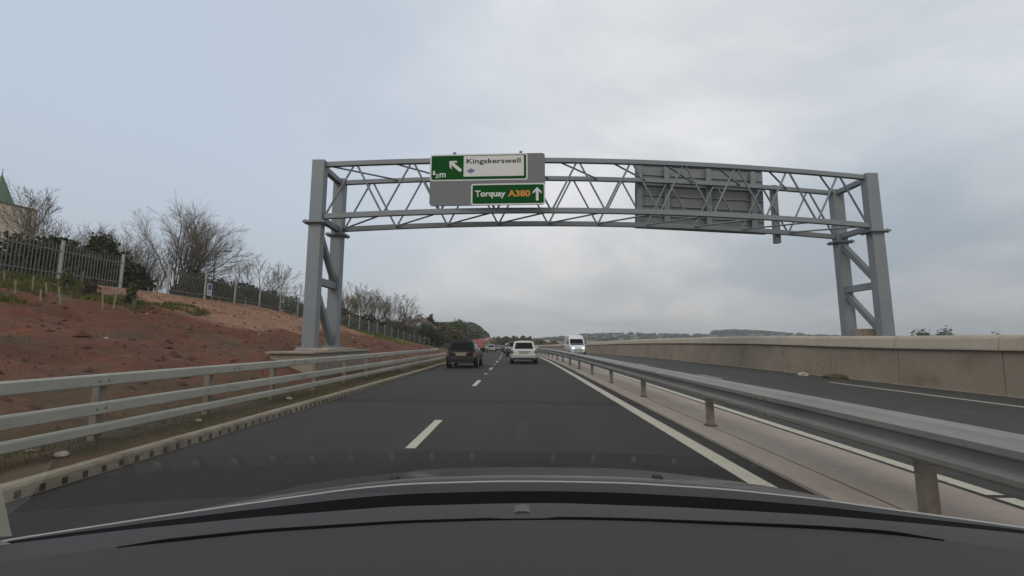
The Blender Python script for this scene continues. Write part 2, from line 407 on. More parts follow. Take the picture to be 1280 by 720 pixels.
# ------------------------------------------------------------ roads
def strip(mb, xa, xb, Y0, Y1, z=0, mi=0):
    Y = ys(Y0, Y1); v = []; f = []
    for y in Y:
        a = xa(y) if callable(xa) else xa; b = xb(y) if callable(xb) else xb
        v += [W(a, y, z), W(b, y, z)]
    for i in range(len(Y) - 1): f.append((2*i, 2*i+1, 2*i+3, 2*i+2))
    mb.add(v, f, mi)
left_edge = lambda y: -4.18 - 5.2 * sstep(48, 78, y)
road = empty('road', (0, 0, 0)); tag(road, kind='structure')
m = MB(); strip(m, left_edge, 2.56, -40, 420, 0); m.build('carriageway', M['asphalt'], road)
m = MB(); strip(m, 3.85, 11.75, -40, 420, 0); m.build('carriageway', M['asphalt_old'], road)
m = MB(); strip(m, 2.13, 2.33, -10, 260, .004); m.build('edge_line', M['paint'], road)
m = MB(); strip(m, 4.0, 4.16, -10, 3.88, .004); strip(m, 4.0, 4.16, 3.95, 260, .004); m.build('edge_line', M['paint'], road)
m = MB(); strip(m, 10.15, 10.27, -10, 14.6, .004); m.build('edge_line', M['paint'], road)
y = 6.5 - 7.7 * 2
k = 0
while y < 150:
    m = MB(); strip(m, -1.405, -1.275, y - .98, y + .98, .004)
    m.build('lane_dash', M['paint'], road)
    if 10 < y < 70:
        s_ = MB(); c = W(-1.34, y + 3.85, .012); s_.box((c[0]-.06, c[1]-.07, c[2]-.01), (c[0]+.06, c[1]+.07, c[2]+.012)); s_.build('road_stud', M['signwhite'], road)
    y += 7.7; k += 1
for yy in range(16, 130, 9):
    m = MB(); strip(m, 7.3, 7.4, yy, yy + 2, .004); m.build('lane_dash', M['paint'], road)
# central reserve
med = empty('median_strip', (0, 0, 0)); tag(med, kind='structure')
m = MB()
Y = ys(-40, 260)
for xa, xb in ((2.56, 2.925), (2.955, 3.85)):
    m.sweep([(xa, 0), (xb, 0), (xb, .03), (xa, .03)], [W(0, y) for y in Y])
m.build('concrete_slab', M['concrete_pale'], med)
m = MB(); m.sweep([(2.925, .01), (2.955, .01), (2.955, .022), (2.925, .022)], [W(0, y) for y in Y]); m.build('joint', M['joint'], med)
# kerb with side drain inlets
kerb = empty('kerb', (0, 0, 0)); tag(kerb, kind='structure')
m = MB()
Y = ys(-40, 47)
m.sweep([(-4.33, -.02), (-4.18, -.02), (-4.19, .10), (-4.21, .125), (-4.33, .125)], [W(0, y) for y in Y], 0)
y = 2.0
while y < 22:
    m.box((-4.185, y, .012), (-4.176, y + .042, .072), 1)
    y += .19
m.build('kerb_stones', [M['kerb'], M['slot']], kerb)

# ------------------------------------------------------------ left barrier (three box rails)
lb = empty('guard_rail', (-5.3, 0, 0), 'galvanised barrier of three box rails between the left kerb and the red bank', 'barrier')
def rail(xc, z0, z1, Y0, Y1, dx=.12, name='rail', drop=False, parent=lb, m_=M['galv_left']):
    mb = MB(); path = []
    for y in ys(Y0, Y1, 1.0):
        q = W(0, y); path.append((q[0], q[1], q[2]))
    if drop:
        q = W(-.12, Y1 + .9, -.28); path.append((q[0], q[1], q[2]))
    c = .018
    mb.sweep([(xc-dx/2, z0+c), (xc-dx/2+c, z0), (xc+dx/2-c, z0), (xc+dx/2, z0+c), (xc+dx/2, z1-c), (xc+dx/2-c, z1), (xc-dx/2+c, z1), (xc-dx/2, z1-c)], path)
    o = mb.build(name, m_, parent); o.location = (-parent.location.x, -parent.location.y, -parent.location.z)
    return o
rail(-5.3, .75, .90, -6, 29.2, drop=True)
rail(-5.3, .40, .55, -6, 45)
rail(-5.3, .16, .28, -6, 45)
for i in range(26):
    y = -4.0 + 2.0 * i - .35
    mb = MB(); c = W(-5.44, y)
    zt = .86 if y < 29.5 else .56
    mb.box((c[0]-.045, y-.05, c[2]-.1), (c[0]+.045, y+.05, c[2]+zt)); mb.box((c[0]-.07, y-.004, c[2]-.1), (c[0]-.045, y+.004, c[2]+zt))
    o = mb.build('post', M['galv_post'], lb); o.location = (5.3, 0, 0)
mb = MB()
for i in range(16):                      # splice bolts
    y = .3 + i * 2.6
    for zz in (.82, .475):
        for d in (-.06, .06):
            c = W(-5.24, y + d); mb.tube((c[0]-.01, c[1], c[2]+zz), (c[0]+.012, c[1], c[2]+zz), .014, n=6)
o = mb.build('bolt', M['galv_post'], lb); o.location = (5.3, 0, 0); tag(o, kind='stuff')

# ------------------------------------------------------------ central barrier (corrugated beam)
cb = empty('crash_barrier', (2.95, 0, 0), 'corrugated steel crash barrier beam on short posts along the pale concrete central reserve', 'barrier')
mb = MB()
# W section facing the camera side, doubled on the far side
front = [(-.095, .455), (-.115, .475), (-.185, .505), (-.19, .545), (-.12, .585), (-.115, .645), (-.185, .685), (-.19, .735), (-.12, .765), (-.09, .79)]
front = [(a, .46 + (b - .455) * .86) for a, b in front]
prof = [(2.95 + a, b) for a, b in front] + [(2.95 - a, b) for a, b in front[::-1]]
path = [W(0, y) for y in ys(-6, 170, .8)]
mb.sweep(prof, path, smooth=False)
o = mb.build('beam', M['galv'], cb); o.location = (-2.95, 0, 0)
for i in range(24):
    y = 1.53 + i * 3.57
    mb = MB(); c0 = W(0, y - .17); c1 = W(0, y + .17)
    mb.sweep([(2.95 + a - .004, b) for a, b in front] + [(2.95 + a - .0005, b) for a, b in front[::-1]], [c0, c1])
    o = mb.build('lap_joint', M['galv_lap'], cb); o.location = (-2.95, 0, 0)
for i in range(47):
    y = 3.32 + 3.57 * (i - 1)
    if y > 150: break
    mb = MB(); c = W(2.95, y)
    mb.box((c[0]-.05, y-.035, c[2]+.03), (c[0]+.05, y+.035, c[2]+.66))
    o = mb.build('post', M['galv_post'], cb); o.location = (-2.95, 0, 0)
    mf = MB(); mf.box((-.075, -.065, 0), (.075, .065, .018))
    f_ = mf.build('foot_plate', M['joint'], o); f_.location = (c[0], y, c[2] + .031)
mb = MB()
for i in range(18):
    y = 1.53 + i * 3.57
    for zz in (.68, .52):
        for d in (-.09, .09):
            c = W(2.95 - .187, y + d); mb.tube((c[0]+.01, c[1], c[2]+zz), (c[0]-.014, c[1], c[2]+zz), .015, n=6)
o = mb.build('bolt', M['galv_post'], cb); o.location = (-2.95, 0, 0); tag(o, kind='stuff')

# ------------------------------------------------------------ right parapet wall
pw = empty('parapet_wall', (11.9, 0, 0), 'long beige concrete parapet wall with rounded pale coping beyond the opposite carriageway', 'wall')
y = 10.9 - 2.95 * 4
i = 0
while y < 140 and i < 50:
    y1 = y + 2.95; g = .012
    a = W(11.85, y + g); b = W(11.85, y1 - g)
    top = 1.09 + .13 * sstep(12, 24, y) ; top1 = 1.09 + .13 * sstep(12, 24, y1)
    mb = MB()
    mb.hexa([(a[0]-.02, a[1], a[2]-.1), (a[0]+.33, a[1], a[2]-.1), (b[0]+.33, b[1], b[2]-.1), (b[0]-.02, b[1], b[2]-.1),
             (a[0]+.03, a[1], a[2]+top), (a[0]+.33, a[1], a[2]+top), (b[0]+.33, b[1], b[2]+top1), (b[0]+.03, b[1], b[2]+top1)])
    o = mb.build('wall_panel', M['wall'], pw); o.location = (-11.9, 0, 0)
    mb = MB()
    pr = [(-.06, .0), (-.06, .05), (.0, .30), (.05, .365), (.13, .40), (.28, .40), (.38, .33), (.38, 0)]
    mb.sweep(pr, [(a[0], a[1], a[2]+top+.003), (b[0], b[1], b[2]+top1+.003)])
    o = bevel(mb.build('coping', M['coping'], pw), .012, 1); o.location = (-11.9, 0, 0)
    y = y1; i += 1
m = MB(); m.sweep([(11.75, -.02), (11.98, -.02), (11.95, .05), (11.75, .012)], [W(0, y) for y in ys(-40, 145)])
m.build('concrete_edging', M['kerb'], None); tag(bpy.data.objects['concrete_edging'], kind='structure')
# debris at the wall foot
def blob(name, mat_, p, r, squash, seed, parent=None):
    bm = bmesh.new(); bmesh.ops.create_icosphere(bm, subdivisions=2, radius=1)
    for v in bm.verts:
        k = 1 + .35 * noise.noise(v.co * 1.7 + Vector((seed, 0, 0)))
        v.co = Vector((v.co.x * r[0] * k, v.co.y * r[1] * k, max(-.3, v.co.z * squash) * r[2] * k))
    me = bpy.data.meshes.new(name); bm.to_mesh(me); bm.free(); me.materials.append(mat_)
    o = bpy.data.objects.new(name, me); col.objects.link(o); o.location = p
    if parent: o.parent = parent
    return o
c = W(11.35, 15.9)
tag(blob('soil_heap', M['leafbrown'], (c[0], c[1], .03), (.33, .5, .15), 1, 3), 'small dark heap of dirt at the foot of the beige wall', 'dirt heap')
tag(blob('rag', M['stone'], (11.3, 17.6, .02), (.16, .26, .11), 1, 8), 'small crumpled pale litter lying beside the dark dirt heap', 'litter')

# ------------------------------------------------------------ gantry
XL, XR, YL, YR_ = -7.42, 14.2, 15.4, 17.0
def gp(X, depth=0): return YL + (YR_ - YL) * (X - XL) / (XR - XL) + depth
def cz_(X): t = (X - 3.39) / 10.8; return .42 * (1 - t * t)
DEP = 1.85
ZT, ZB = 7.90, 5.90
gantry = empty('sign_gantry', (XL, YL, 0), 'grey steel lattice gantry spanning both carriageways on four tall legs', 'gantry')
def gpart(mb, name, m_): 
    o = mb.build(name, m_, gantry); o.location = (-XL, -YL, 0); return o
ZBASE = {XL: 1.1, XR: 1.5}
for X in (XL, XR):
    for dp in (0, DEP):
        wd = .47 if dp == 0 else .46
        mb = MB(); yy = gp(X, dp)
        mb.box((X-wd/2, yy-.17, ZBASE[X]), (X+wd/2, yy+.17, 8.06)); bevel(gpart(mb, 'leg', M['gantry']), .02, 2)
        mb = MB(); zf = ZB - .27 
        mb.box((X-wd/2-.16, yy-.30, zf), (X+wd/2+.16, yy+.30, zf+.07)); mb.box((X-wd/2-.15, yy-.29, zf-.012), (X+wd/2+.15, yy+.29, zf-.002))
        for a in (-1, 1):
            for b in (-1, 1): mb.tube((X+a*(wd/2+.09), yy+b*.22, zf-.06), (X+a*(wd/2+.09), yy+b*.22, zf+.12), .025, n=6)
        gpart(mb, 'leg_flange', M['gantry_flange'])
        mb = MB(); mb.box((X-wd/2-.12, yy-.27, ZBASE[X]-.01), (X+wd/2+.12, yy+.27, ZBASE[X]+.05)); gpart(mb, 'base_plate', M['gantry'])
    y0, y1 = gp(X) + .17, gp(X, DEP) - .17
    for zz in (ZT, ZB):
        mb = MB(); mb.beam((X, y0, zz), (X, y1, zz), .22, .2); gpart(mb, 'cross_beam', M['gantry'])
    mb = MB(); mb.beam((X, y0, 3.55), (X, y1, 3.55), .24, .26); gpart(mb, 'leg_brace', M['gantry'])
    f0, f1 = (y0, y1) if X == XL else (y1, y0)
    for za, zb in ((5.45, 3.75), (3.3, ZBASE[X]+.2)):
        mb = MB(); mb.beam((X, f0, za), (X, f1, zb), .2, .2, up=(1,0,0)); gpart(mb, 'leg_brace', M['gantry_dark'])
NP = 10
node = [XL + .24 + (XR - XL - .48) * i / NP for i in range(NP + 1)]
def chord(dp, z, wd, hd):
    mb = MB(); v = []
    n = 30; pts = [XL + .236 + (XR - XL - .472) * i / n for i in range(n + 1)]
    for i in range(n):
        a, b = pts[i], pts[i+1]
        mb.beam((a, gp(a, dp), z + cz_(a)), (b + .004, gp(b, dp), z + cz_(b)), wd, hd)
    # a single swept box
    mb = MB(); v = []
    for a in pts:
        yy = gp(a, dp); zz = z + cz_(a)
        v += [(a, yy-wd/2, zz-hd/2), (a, yy+wd/2, zz-hd/2), (a, yy+wd/2, zz+hd/2), (a, yy-wd/2, zz+hd/2)]
    f = []
    for i in range(n):
        for k in range(4): f.append((4*i+k, 4*i+(k+1)%4, 4*i+4+(k+1)%4, 4*i+4+k))
    f += [(0,1,2,3), tuple(range(4*n, 4*n+4))]
    mb.add(v, f)
    return mb
for dp in (0, DEP):
    gpart(chord(dp, ZT, .16, .17), 'top_chord', M['gantry']); gpart(chord(dp, ZB, .16, .19), 'bottom_chord', M['gantry'])
def G(X, dp, z): return (X, gp(X, dp), z + cz_(X))
for i in range(NP):
    a, b = node[i], node[i+1]; mdl = (a + b) / 2
    for dp in (0, DEP):
        lo, hi = ZB + .09, ZT - .08
        for (p, q) in (((a + .06, lo), (mdl - .07, hi)), ((mdl + .07, hi), (b - .06, lo))):
            mb = MB(); mb.tube(G(p[0], dp, p[1]), G(q[0], dp, q[1]), .038, n=8); gpart(mb, 'lattice_bar', M['gantry_dark'])
    for z, nm in ((ZT, 'plan_brace'), (ZB, 'plan_brace')):
        s0, s1 = (mdl, b) if z == ZT else (a, b)
        e = (a + mdl) / 2 if z == ZT else a
        if z == ZT: p, q = G(a + .3 if i else a, .08, z), G(b, DEP - .08, z)
        else: p, q = (G(a, DEP - .08, z), G(b, .08, z))
        mb = MB(); mb.tube(p, q, .036, n=8); gpart(mb, nm, M['gantry_dark'])
mb = MB()
for i in range(24):
    a = XL + .3 + (XR - XL - .6) * i / 24; b = XL + .3 + (XR - XL - .6) * (i + 1) / 24
    mb.tube((a, gp(a) + .12, ZB + .12 + cz_(a)), (b, gp(b) + .12, ZB + .12 + cz_(b)), .022, n=6)
gpart(mb, 'cable_conduit', M['gantry_flange'])
# the extra upright behind the far sign
for X in (11.45,):
    mb = MB(); yy = gp(X, DEP) + .22
    mb.box((X-.11, yy-.12, ZB-.25), (X+.11, yy+.12, ZT+.38)); gpart(mb, 'upright', M['gantry_dark'])

# plinths
pl = empty('plinth', (-7.3, 14.6, 0), 'low pale concrete plinth wall behind the left barrier carrying two gantry legs', 'plinth')
mb = MB(); mb.hexa([(-7.85, 13.7, -.1), (-6.45, 13.7, -.1), (-6.45, 18.6, -.1), (-7.85, 18.6, -.1), (-7.85, 13.7, .93), (-6.45, 13.7, .93), (-6.45, 18.6, .93), (-7.85, 18.6, .93)])
mb.box((-6.453, 14.9, .0), (-6.445, 14.93, .92)); mb.box((-6.453, 16.2, .0), (-6.445, 16.23, .92))
o = mb.build('plinth_wall', M['plinth'], pl); o.location = (7.3, -14.6, 0)
mb = MB(); mb.hexa([(-7.95, 13.6, .935), (-6.37, 13.6, .935), (-6.37, 18.7, .935), (-7.95, 18.7, .935), (-7.95, 13.6, 1.01), (-6.37, 13.6, 1.01), (-6.37, 18.7, 1.01), (-7.95, 18.7, 1.01)])
o = bevel(mb.build('coping', M['plinth'], pl), .015, 1); o.location = (7.3, -14.6, 0)
for i, yy in enumerate((YL, YL + DEP)):
    mb = MB(); mb.box((-7.8, yy-.32, 1.012), (-6.6, yy+.32, 1.09)); o = bevel(mb.build('pad', M['concrete_pale'], pl), .012, 1); o.location = (7.3, -14.6, 0)
p2 = empty('plinth', (14.2, 18, 0), 'mostly hidden concrete footing under the two gantry legs behind the right wall', 'plinth')
mb = MB(); mb.box((13.5, 16.2, -.4), (15.1, 19.7, 1.5)); mb.box((13.9, 17.6, 1.5), (14.8, 18.2, 1.85)); mb.box((13.3, 20.2, -.4), (13.9, 21, 1.62))
o = bevel(mb.build('plinth_block', M['wall'], p2), .02, 1); o.location = (-14.2, -18, 0)

# ------------------------------------------------------------ signs
def rrect(x0, z0, x1, z1, r, n=5):
    pts = []
    for cx_, cz2, a0 in ((x1-r, z1-r, 0), (x0+r, z1-r, 90), (x0+r, z0+r, 180), (x1-r, z0+r, 270)):
        for k in range(n + 1):
            t = math.radians(a0 + 90 * k / n); pts.append((cx_ + r * math.cos(t), cz2 + r * math.sin(t)))
    return pts
def plate(name, pts, y0, y1, m_, parent):
    mb = MB(); n = len(pts)
    v = [(a, y0, b) for a, b in pts] + [(a, y1, b) for a, b in pts]
    mb.add(v, [tuple(range(n)), tuple(range(2*n-1, n-1, -1))] + [(k, (k+1) % n, (k+1) % n + n, k + n) for k in range(n)])
    return mb.build(name, m_, parent)
YS = 15.62
S0 = at(536.5, 257.5, YS)
rzs = math.atan2(YR_ - YL, XR - XL) 
SR = -.03
sign = empty('direction_sign', (S0.x, YS, S0.z), 'grey gantry sign with two green panels reading Kingskerswell and Torquay A380 above the left carriageway', 'road sign', rz=SR)
SC = 1 / math.cos(rzs)
def sp(px, py):
    d = ray(px, py)
    # intersect with the sign's own plane
    n = Vector((-math.sin(SR), math.cos(SR), 0)); o_ = Vector((S0.x, YS, S0.z)); t = (o_ - Vector((0, 0, EYE))).dot(n) / d.dot(n)
    p = Vector((0, 0, EYE)) + d * t - o_
    return (p.dot(Vector((math.cos(SR), math.sin(SR), 0))), p.z)
bl = sp(537, 257); tr = sp(681, 191)
WS, HS = tr[0], tr[1]
o = plate('backing_panel', rrect(0, 0, WS, HS, .12), .0, .05, M['signgrey'], sign)
gu0 = sp(537.5, 226); gu1 = sp(659.5, 191)
# upper green panel with white border
x1, z0, z1 = gu1[0], gu0[1] - .02, HS
plate('panel_border', rrect(.0, z0, x1, z1, .10), -.006, -.001, M['signwhite'], sign)
plate('green_panel', rrect(.055, z0+.05, x1-.055, z1-.05, .06), -.012, -.008, M['signgreen'], sign)
a = sp(579.5, 221); b = sp(654.8, 194)
plate('white_panel', rrect(a[0], a[1], b[0], b[1], .03), -.018, -.014, M['signwhite'], sign)
a = sp(588.5, 257); b = sp(681, 228.5)
plate('panel_border', rrect(a[0], .0, WS, b[1], .10), -.006, -.001, M['signwhite'], sign)
plate('green_panel', rrect(a[0]+.06, .06, WS-.055, b[1]-.055, .05), -.012, -.008, M['signgreen'], sign)
def text(txt, x0, x1, z0, z1, yy, m_, name='lettering', bold=.018):
    cu = bpy.data.curves.new(name, 'FONT'); cu.body = txt; cu.size = 1; cu.offset = bold; cu.extrude = 0; cu.resolution_u = 3
    t = bpy.data.objects.new(name, cu); col.objects.link(t)
    dg = bpy.context.evaluated_depsgraph_get(); dg.update()
    me = bpy.data.meshes.new_from_object(t.evaluated_get(dg))
    bpy.data.objects.remove(t)
    xs_ = [v.co.x for v in me.vertices]; ymin = 0; ys_ = [v.co.y for v in me.vertices]
    a_, b_ = min(xs_), max(xs_)
    cap = .64
    for v in me.vertices:
        x_ = x0 + (v.co.x - a_) / (b_ - a_) * (x1 - x0); z_ = z0 + v.co.y / cap * (z1 - z0)
        v.co = (x_, yy, z_)
    me.materials.clear(); me.materials.append(m_)
    o = bpy.data.objects.new(name, me); col.objects.link(o); o.parent = sign
    return o
def tpx(txt, xa, xb, yb, yt, yy, m_, bold=.018):
    a = sp(xa, yb); b = sp(xb, yt); return text(txt, a[0], b[0], a[1], b[1], yy, m_, bold=bold)
tpx('Kingskerswell', 583.2, 650.8, 204.7, 198.0, -.020, M['signblack'], .016)
tpx('Torquay', 593.8, 631.8, 245.8, 238.6, -.014, M['signwhite'], .03)
tpx('A380', 635, 662.8, 245.6, 238.4, -.014, M['signyellow'], .03)
tpx('m', 549.3, 557.2, 221.8, 214.6, -.014, M['signwhite'], .02)
tpx('1', 541.2, 543.9, 218.8, 214.2, -.014, M['signwhite'], .02)
tpx('2', 544.2, 548.6, 222.3, 218.0, -.014, M['signwhite'], .03)
def arrow(cx_, cz2, ang, ln, wd, hw, hl, notch=.0):
    # arrow pointing up before rotation, head with swept back barbs like a road sign's
    p = [(-wd/2, -ln/2), (wd/2, -ln/2), (wd/2, ln/2 - hl*.62), (hw/2*.98, ln/2 - hl*1.08), (hw/2, ln/2 - hl*.72), (0, ln/2), (-hw/2, ln/2 - hl*.72), (-hw/2*.98, ln/2 - hl*1.08), (-wd/2, ln/2 - hl*.62)]
    c, s = math.cos(ang), math.sin(ang)
    return [(cx_ + a * c - b * s, cz2 + a * s + b * c) for a, b in p]
def arrow_plate(pxc, pyc, ang, ln, wd, hw, hl):
    c = sp(pxc, pyc); pts = arrow(c[0], c[1], ang, ln, wd, hw, hl)
    mb = MB(); v = [(a, -.014, b) for a, b in pts]
    mb.add(v, [(0, 1, 2, 8), (8, 2, 5), (2, 3, 4, 5), (8, 5, 6, 7)])
    return mb.build('arrow', M['signwhite'], sign)
arrow_plate(671.5, 242.3, 0, .52, .10, .33, .24)
arrow_plate(569, 207.8, math.radians(49), .60, .125, .36, .26)
c = sp(588.7, 213.8)
mb = MB(); mb.add([(c[0]-.17, -.020, c[1]), (c[0], -.020, c[1]-.105), (c[0]+.17, -.020, c[1]), (c[0], -.020, c[1]+.105)], [(0,1,2,3)]); mb.build('diamond', M['signblue'], sign)
for px in (568, 651):
    a = sp(px, 188)
    mb = MB(); mb.box((a[0]-.035, .051, .3), (a[0]+.035, .12, HS+.02)); mb.box((a[0]-.055, .03, HS+.02), (a[0]+.055, .14, HS+.11)); mb.build('mounting_bracket', M['gantry_dark'], sign)

sb_a, sb_b = at(790, 284, 18.55), at(957, 293, 19.3)
sb = empty('direction_sign', (4.95, gp(4.95, DEP) + .30, 0), 'back of a large grey slatted sign seen through the lattice above the opposite carriageway', 'road sign', rz=rzs); sb.location.z = .38; sb.rotation_euler = (0, math.radians(2.0), rzs)
WB = 5.85; zb0, zb1 = 6.02, 8.83
mb = MB(); sl_ = -.035    # plank panels, slightly lapped
for i in range(6):
    za = zb0 + (zb1 - zb0) * i / 6; zb = zb0 + (zb1 - zb0) * (i + 1) / 6 - .012
    mb.hexa([(0, .05, za), (WB, .05, za + sl_*0), (WB, .09, za), (0, .09, za), (0, .05, zb), (WB, .05, zb), (WB, .09, zb), (0, .09, zb)])
mb.build('panel', M['signback'], sb)
mb = MB(); mb.box((-.02, .091, zb0-.01), (WB+.02, .10, zb1)); mb.build('face', M['signback'], sb)
for i in range(7):
    zz = zb0 + (zb1 - zb0) * i / 6
    mb = MB(); mb.box((.06, -.005, zz-.035), (WB-.06, .048, zz+.02)); mb.build('rail', M['gantry_dark'], sb)
for x in (.12, 1.35, 3.25, 5.3):
    mb = MB(); mb.box((x-.09, -.12, zb0+.03), (x+.09, -.006, zb1-.1)); mb.box((x-.12, -.13, zb0+.05), (x+.12, -.121, zb1-.12)); mb.build('upright', M['gantry_dark'], sb)
mb = MB(); mb.box((-.03, -.14, zb0-.12), (WB+.03, .12, zb0-.045)); mb.build('bottom_channel', M['gantry_dark'], sb)

# ------------------------------------------------------------ palisade fence
fen = empty('palisade_fence', (-21, 10, 4), 'grey steel palisade fence with pale posts running along the top of the red bank', 'fence')
def F(Y): X, z = fence_line(Y); return X, Y, z
y = 9.9 - 2.95; i = 0
while y < 112:
    X0, Y0, z0 = F(y); y1 = y + 3.07; X1, Y1, z1 = F(y1)
    mb = MB()
    mb.box((X0-.055, Y0-.04, z0-.3), (X0+.055, Y0+.04, z0+1.86)); o = mb.build('fence_post', M['fpost'], fen); o.location = (21, -10, -4)
    mb = MB(); n = 19
    if 22 < y < 24: y = y1; continue
    for k in range(1, n + 1):
        t = k / (n + 1); X = X0 + (X1 - X0) * t; YY = Y0 + (Y1 - Y0) * t; z = z0 + (z1 - z0) * t
        dy = Y1 - Y0
        v = [(X+.03, YY-.026, z+.06), (X+.012, YY, z+.06), (X+.03, YY+.026, z+.06), (X+.03, YY-.026, z+1.62), (X+.012, YY, z+1.74), (X+.03, YY+.026, z+1.62)]
        mb.add(v, [(0,1,4,3), (1,2,5,4), (0,3,4,1), (1,4,5,2)][:2])
    for zz in (.35, 1.38): mb.beam((X0, Y0, z0+zz), (X1, Y1, z1+zz), .05, .05)
    o = mb.build('fence_panel', M['palis'], fen); o.location = (21, -10, -4)
    y = y1; i += 1

# notice on the fence
Xn, Yn, zn = F(28.7)
no = empty('notice_board', (Xn+.12, Yn, zn+.35), 'small blue and white notice fixed to the palisade fence below the big bare tree', 'notice')
mb = MB(); mb.box((-.01, -.22, 0), (.01, .22, .80)); mb.build('board', M['signwhite'], no)
mb = MB(); mb.box((.012, -.17, .36), (.018, .17, .74)); mb.build('blue_symbol', mat('notice_blue', (.05, .09, .24), .5, .03), no)
mb = MB(); mb.box((.012, -.17, .1), (.016, .17, .16)); mb.box((.012, -.17, .21), (.016, .1, .27)); mb.build('text_lines', M['signgrey'], no)

# ------------------------------------------------------------ stakes, stones, grass on the bank
stk = [(25,0,45),(75,55,125),(160,20,105),(205,95,165),(305,85,170),(235,60,110),(515,75,195),(565,75,180),(480,0,45),(405,0,62),(740,75,110),(780,70,130),
       (1062,120,160),(1093,125,170),(1140,150,200),(1188,165,215),(1230,130,180),(1268,190,222),(1010,150,190),(560,20,60),(300,10,40)]
stk = [(a / 4, 340 + b / 4, 340 + c / 4) for a, b, c in stk] + [(338, 386, 396), (352, 388, 400), (367, 392, 402), (372, 396, 408), (306, 380, 391)]
stk.sort()
nst = 0
for i, (px, yt, yb) in enumerate(stk):
    p = hit(px, yb)
    if p is None: continue
    h_ = max(.35, min(1.35, (yb - yt) / FPX * p.y))
    mb = MB(); lean = (R.uniform(-.08, .08), R.uniform(-.08, .08))
    mb.tube((0, 0, -.15), (lean[0], lean[1], h_), .026, .024, n=6)
    o = mb.build('planting_stake', M['stake'], None, p)
    nst += 1; tag(o, 'short pale wooden stake in the bank below the palisade fence, ' + ORD[nst - 1] + ' from the left', 'stake', 'planting stakes on the bank')

def scatter_stones(name, m_, n, size, reg, kind_rng):
    mb = MB(); rr = random.Random(kind_rng)
    for _ in range(n):
        X = rr.uniform(reg[0], reg[1]); Y = reg[2] + (reg[3] - reg[2]) * rr.random() ** 1.3
        z = terrain(X, Y); s = size * (rr.random() ** 2 * 1.5 + .25)
        pts = []
        for k in range(5):
            a = k * 1.2566 + rr.uniform(-.4, .4); pts.append((X + math.cos(a) * s * rr.uniform(.6, 1.2), Y + math.sin(a) * s * rr.uniform(.6, 1.2), z - .01))
        t = (X + rr.uniform(-.3, .3) * s, Y + rr.uniform(-.3, .3) * s, z + s * rr.uniform(.4, .9))
        mb.add(pts + [t], [(k, (k + 1) % 5, 5) for k in range(5)])
    return tag(mb.build(name, m_), 'scattered ' + ('pale stones' if 'stone' in name else 'clods of red earth') + ' lying over the red soil bank', 'stones' if 'stone' in name else 'earth', kind='stuff')
scatter_stones('stones', M['stone'], 170, .045, (-20, -5.8, 3, 45), 5)
scatter_stones('earth_clods', M['clod'], 3000, .055, (-20.5, -6.1, 3, 48), 6)
scatter_stones('earth_lumps', M['clod'], 420, .12, (-20, -6.4, 5, 46), 16)
def verge_litter():
    for k, (X, Y, r) in enumerate(((-5.0, 4.85, .05), (-5.02, 9.6, .05), (-5.05, 6.95, .035), (-5.62, 5.1, .055))):
        names = ['small pale stone on the verge under the lowest rail near the camera', 'pale stone on the brown verge nearest the concrete plinth', 'tiny pale stone on the verge between the two larger ones', 'white scrap lying behind the middle rail of the left barrier']
        o = blob('stone', M['stone'], (X, Y, .075), (r * 1.5, r, r * .9), 1, k); tag(o, names[k], 'stone')
verge_litter()

def grass(name, spots, n, hgt, seed, label, m_=None, wd=.02):
    mb = MB(); rr = random.Random(seed)
    for _ in range(n):
        X, Y = spots(rr)
        z = terrain(X, Y); a = rr.uniform(0, 6.28); h_ = hgt * rr.uniform(.4, 1.3); l_ = rr.uniform(0, .5) * h_; b = rr.uniform(0, 6.28); w_ = wd * (1 + Y * .05)
        ca_, sa_ = math.cos(a) * w_, math.sin(a) * w_
        mb.add([(X - ca_, Y - sa_, z - .02), (X + ca_, Y + sa_, z - .02), (X + math.cos(b) * l_, Y + math.sin(b) * l_, z + h_)], [(0, 1, 2)])
    o = mb.build(name, m_ or M['grass']); return tag(o, label, 'grass', kind='stuff')
M['dry_grass'] = mat('dry_grass', (.13, .085, .035), .95, .5, 2.5)
def clump(rr, x0, x1, y0, y1, thr):
    for _ in range(60):
        X = rr.uniform(x0, x1); Y = rr.uniform(y0, y1)
        if noise.noise((X * .5, Y * .5, 3)) + .5 * noise.noise((X * 1.6, Y * 1.6, 3)) > thr: return X, Y
    return X, Y
grass('grass', lambda rr: clump(rr, -21.5, -14.5, 8, 20.5, .0), 11000, .17, 1, 'rough green grass along the top of the bank below the fence')
grass('grass', lambda rr: (lambda Y: (fence_line(Y)[0] + rr.random() ** 1.2 * (7.5 if Y > 46 else 7.5) * .999 + (0 if Y > 46 else (46 - Y) * .45), Y))(rr.uniform(37, 92)), 12000, .17, 2, 'bright green grass on the far slope of the bank beyond the gantry leg')
grass('grass', lambda rr: clump(rr, -5.9, -4.4, 2, 30, .05), 5200, .055, 3, 'sparse grass on the brown verge between kerb and barrier', None, .006)
grass('dry_grass', lambda rr: clump(rr, -20, -6.2, 4, 40, .2), 2600, .09, 4, 'thin dry grass tufts scattered over the red soil bank', M['dry_grass'], .008)

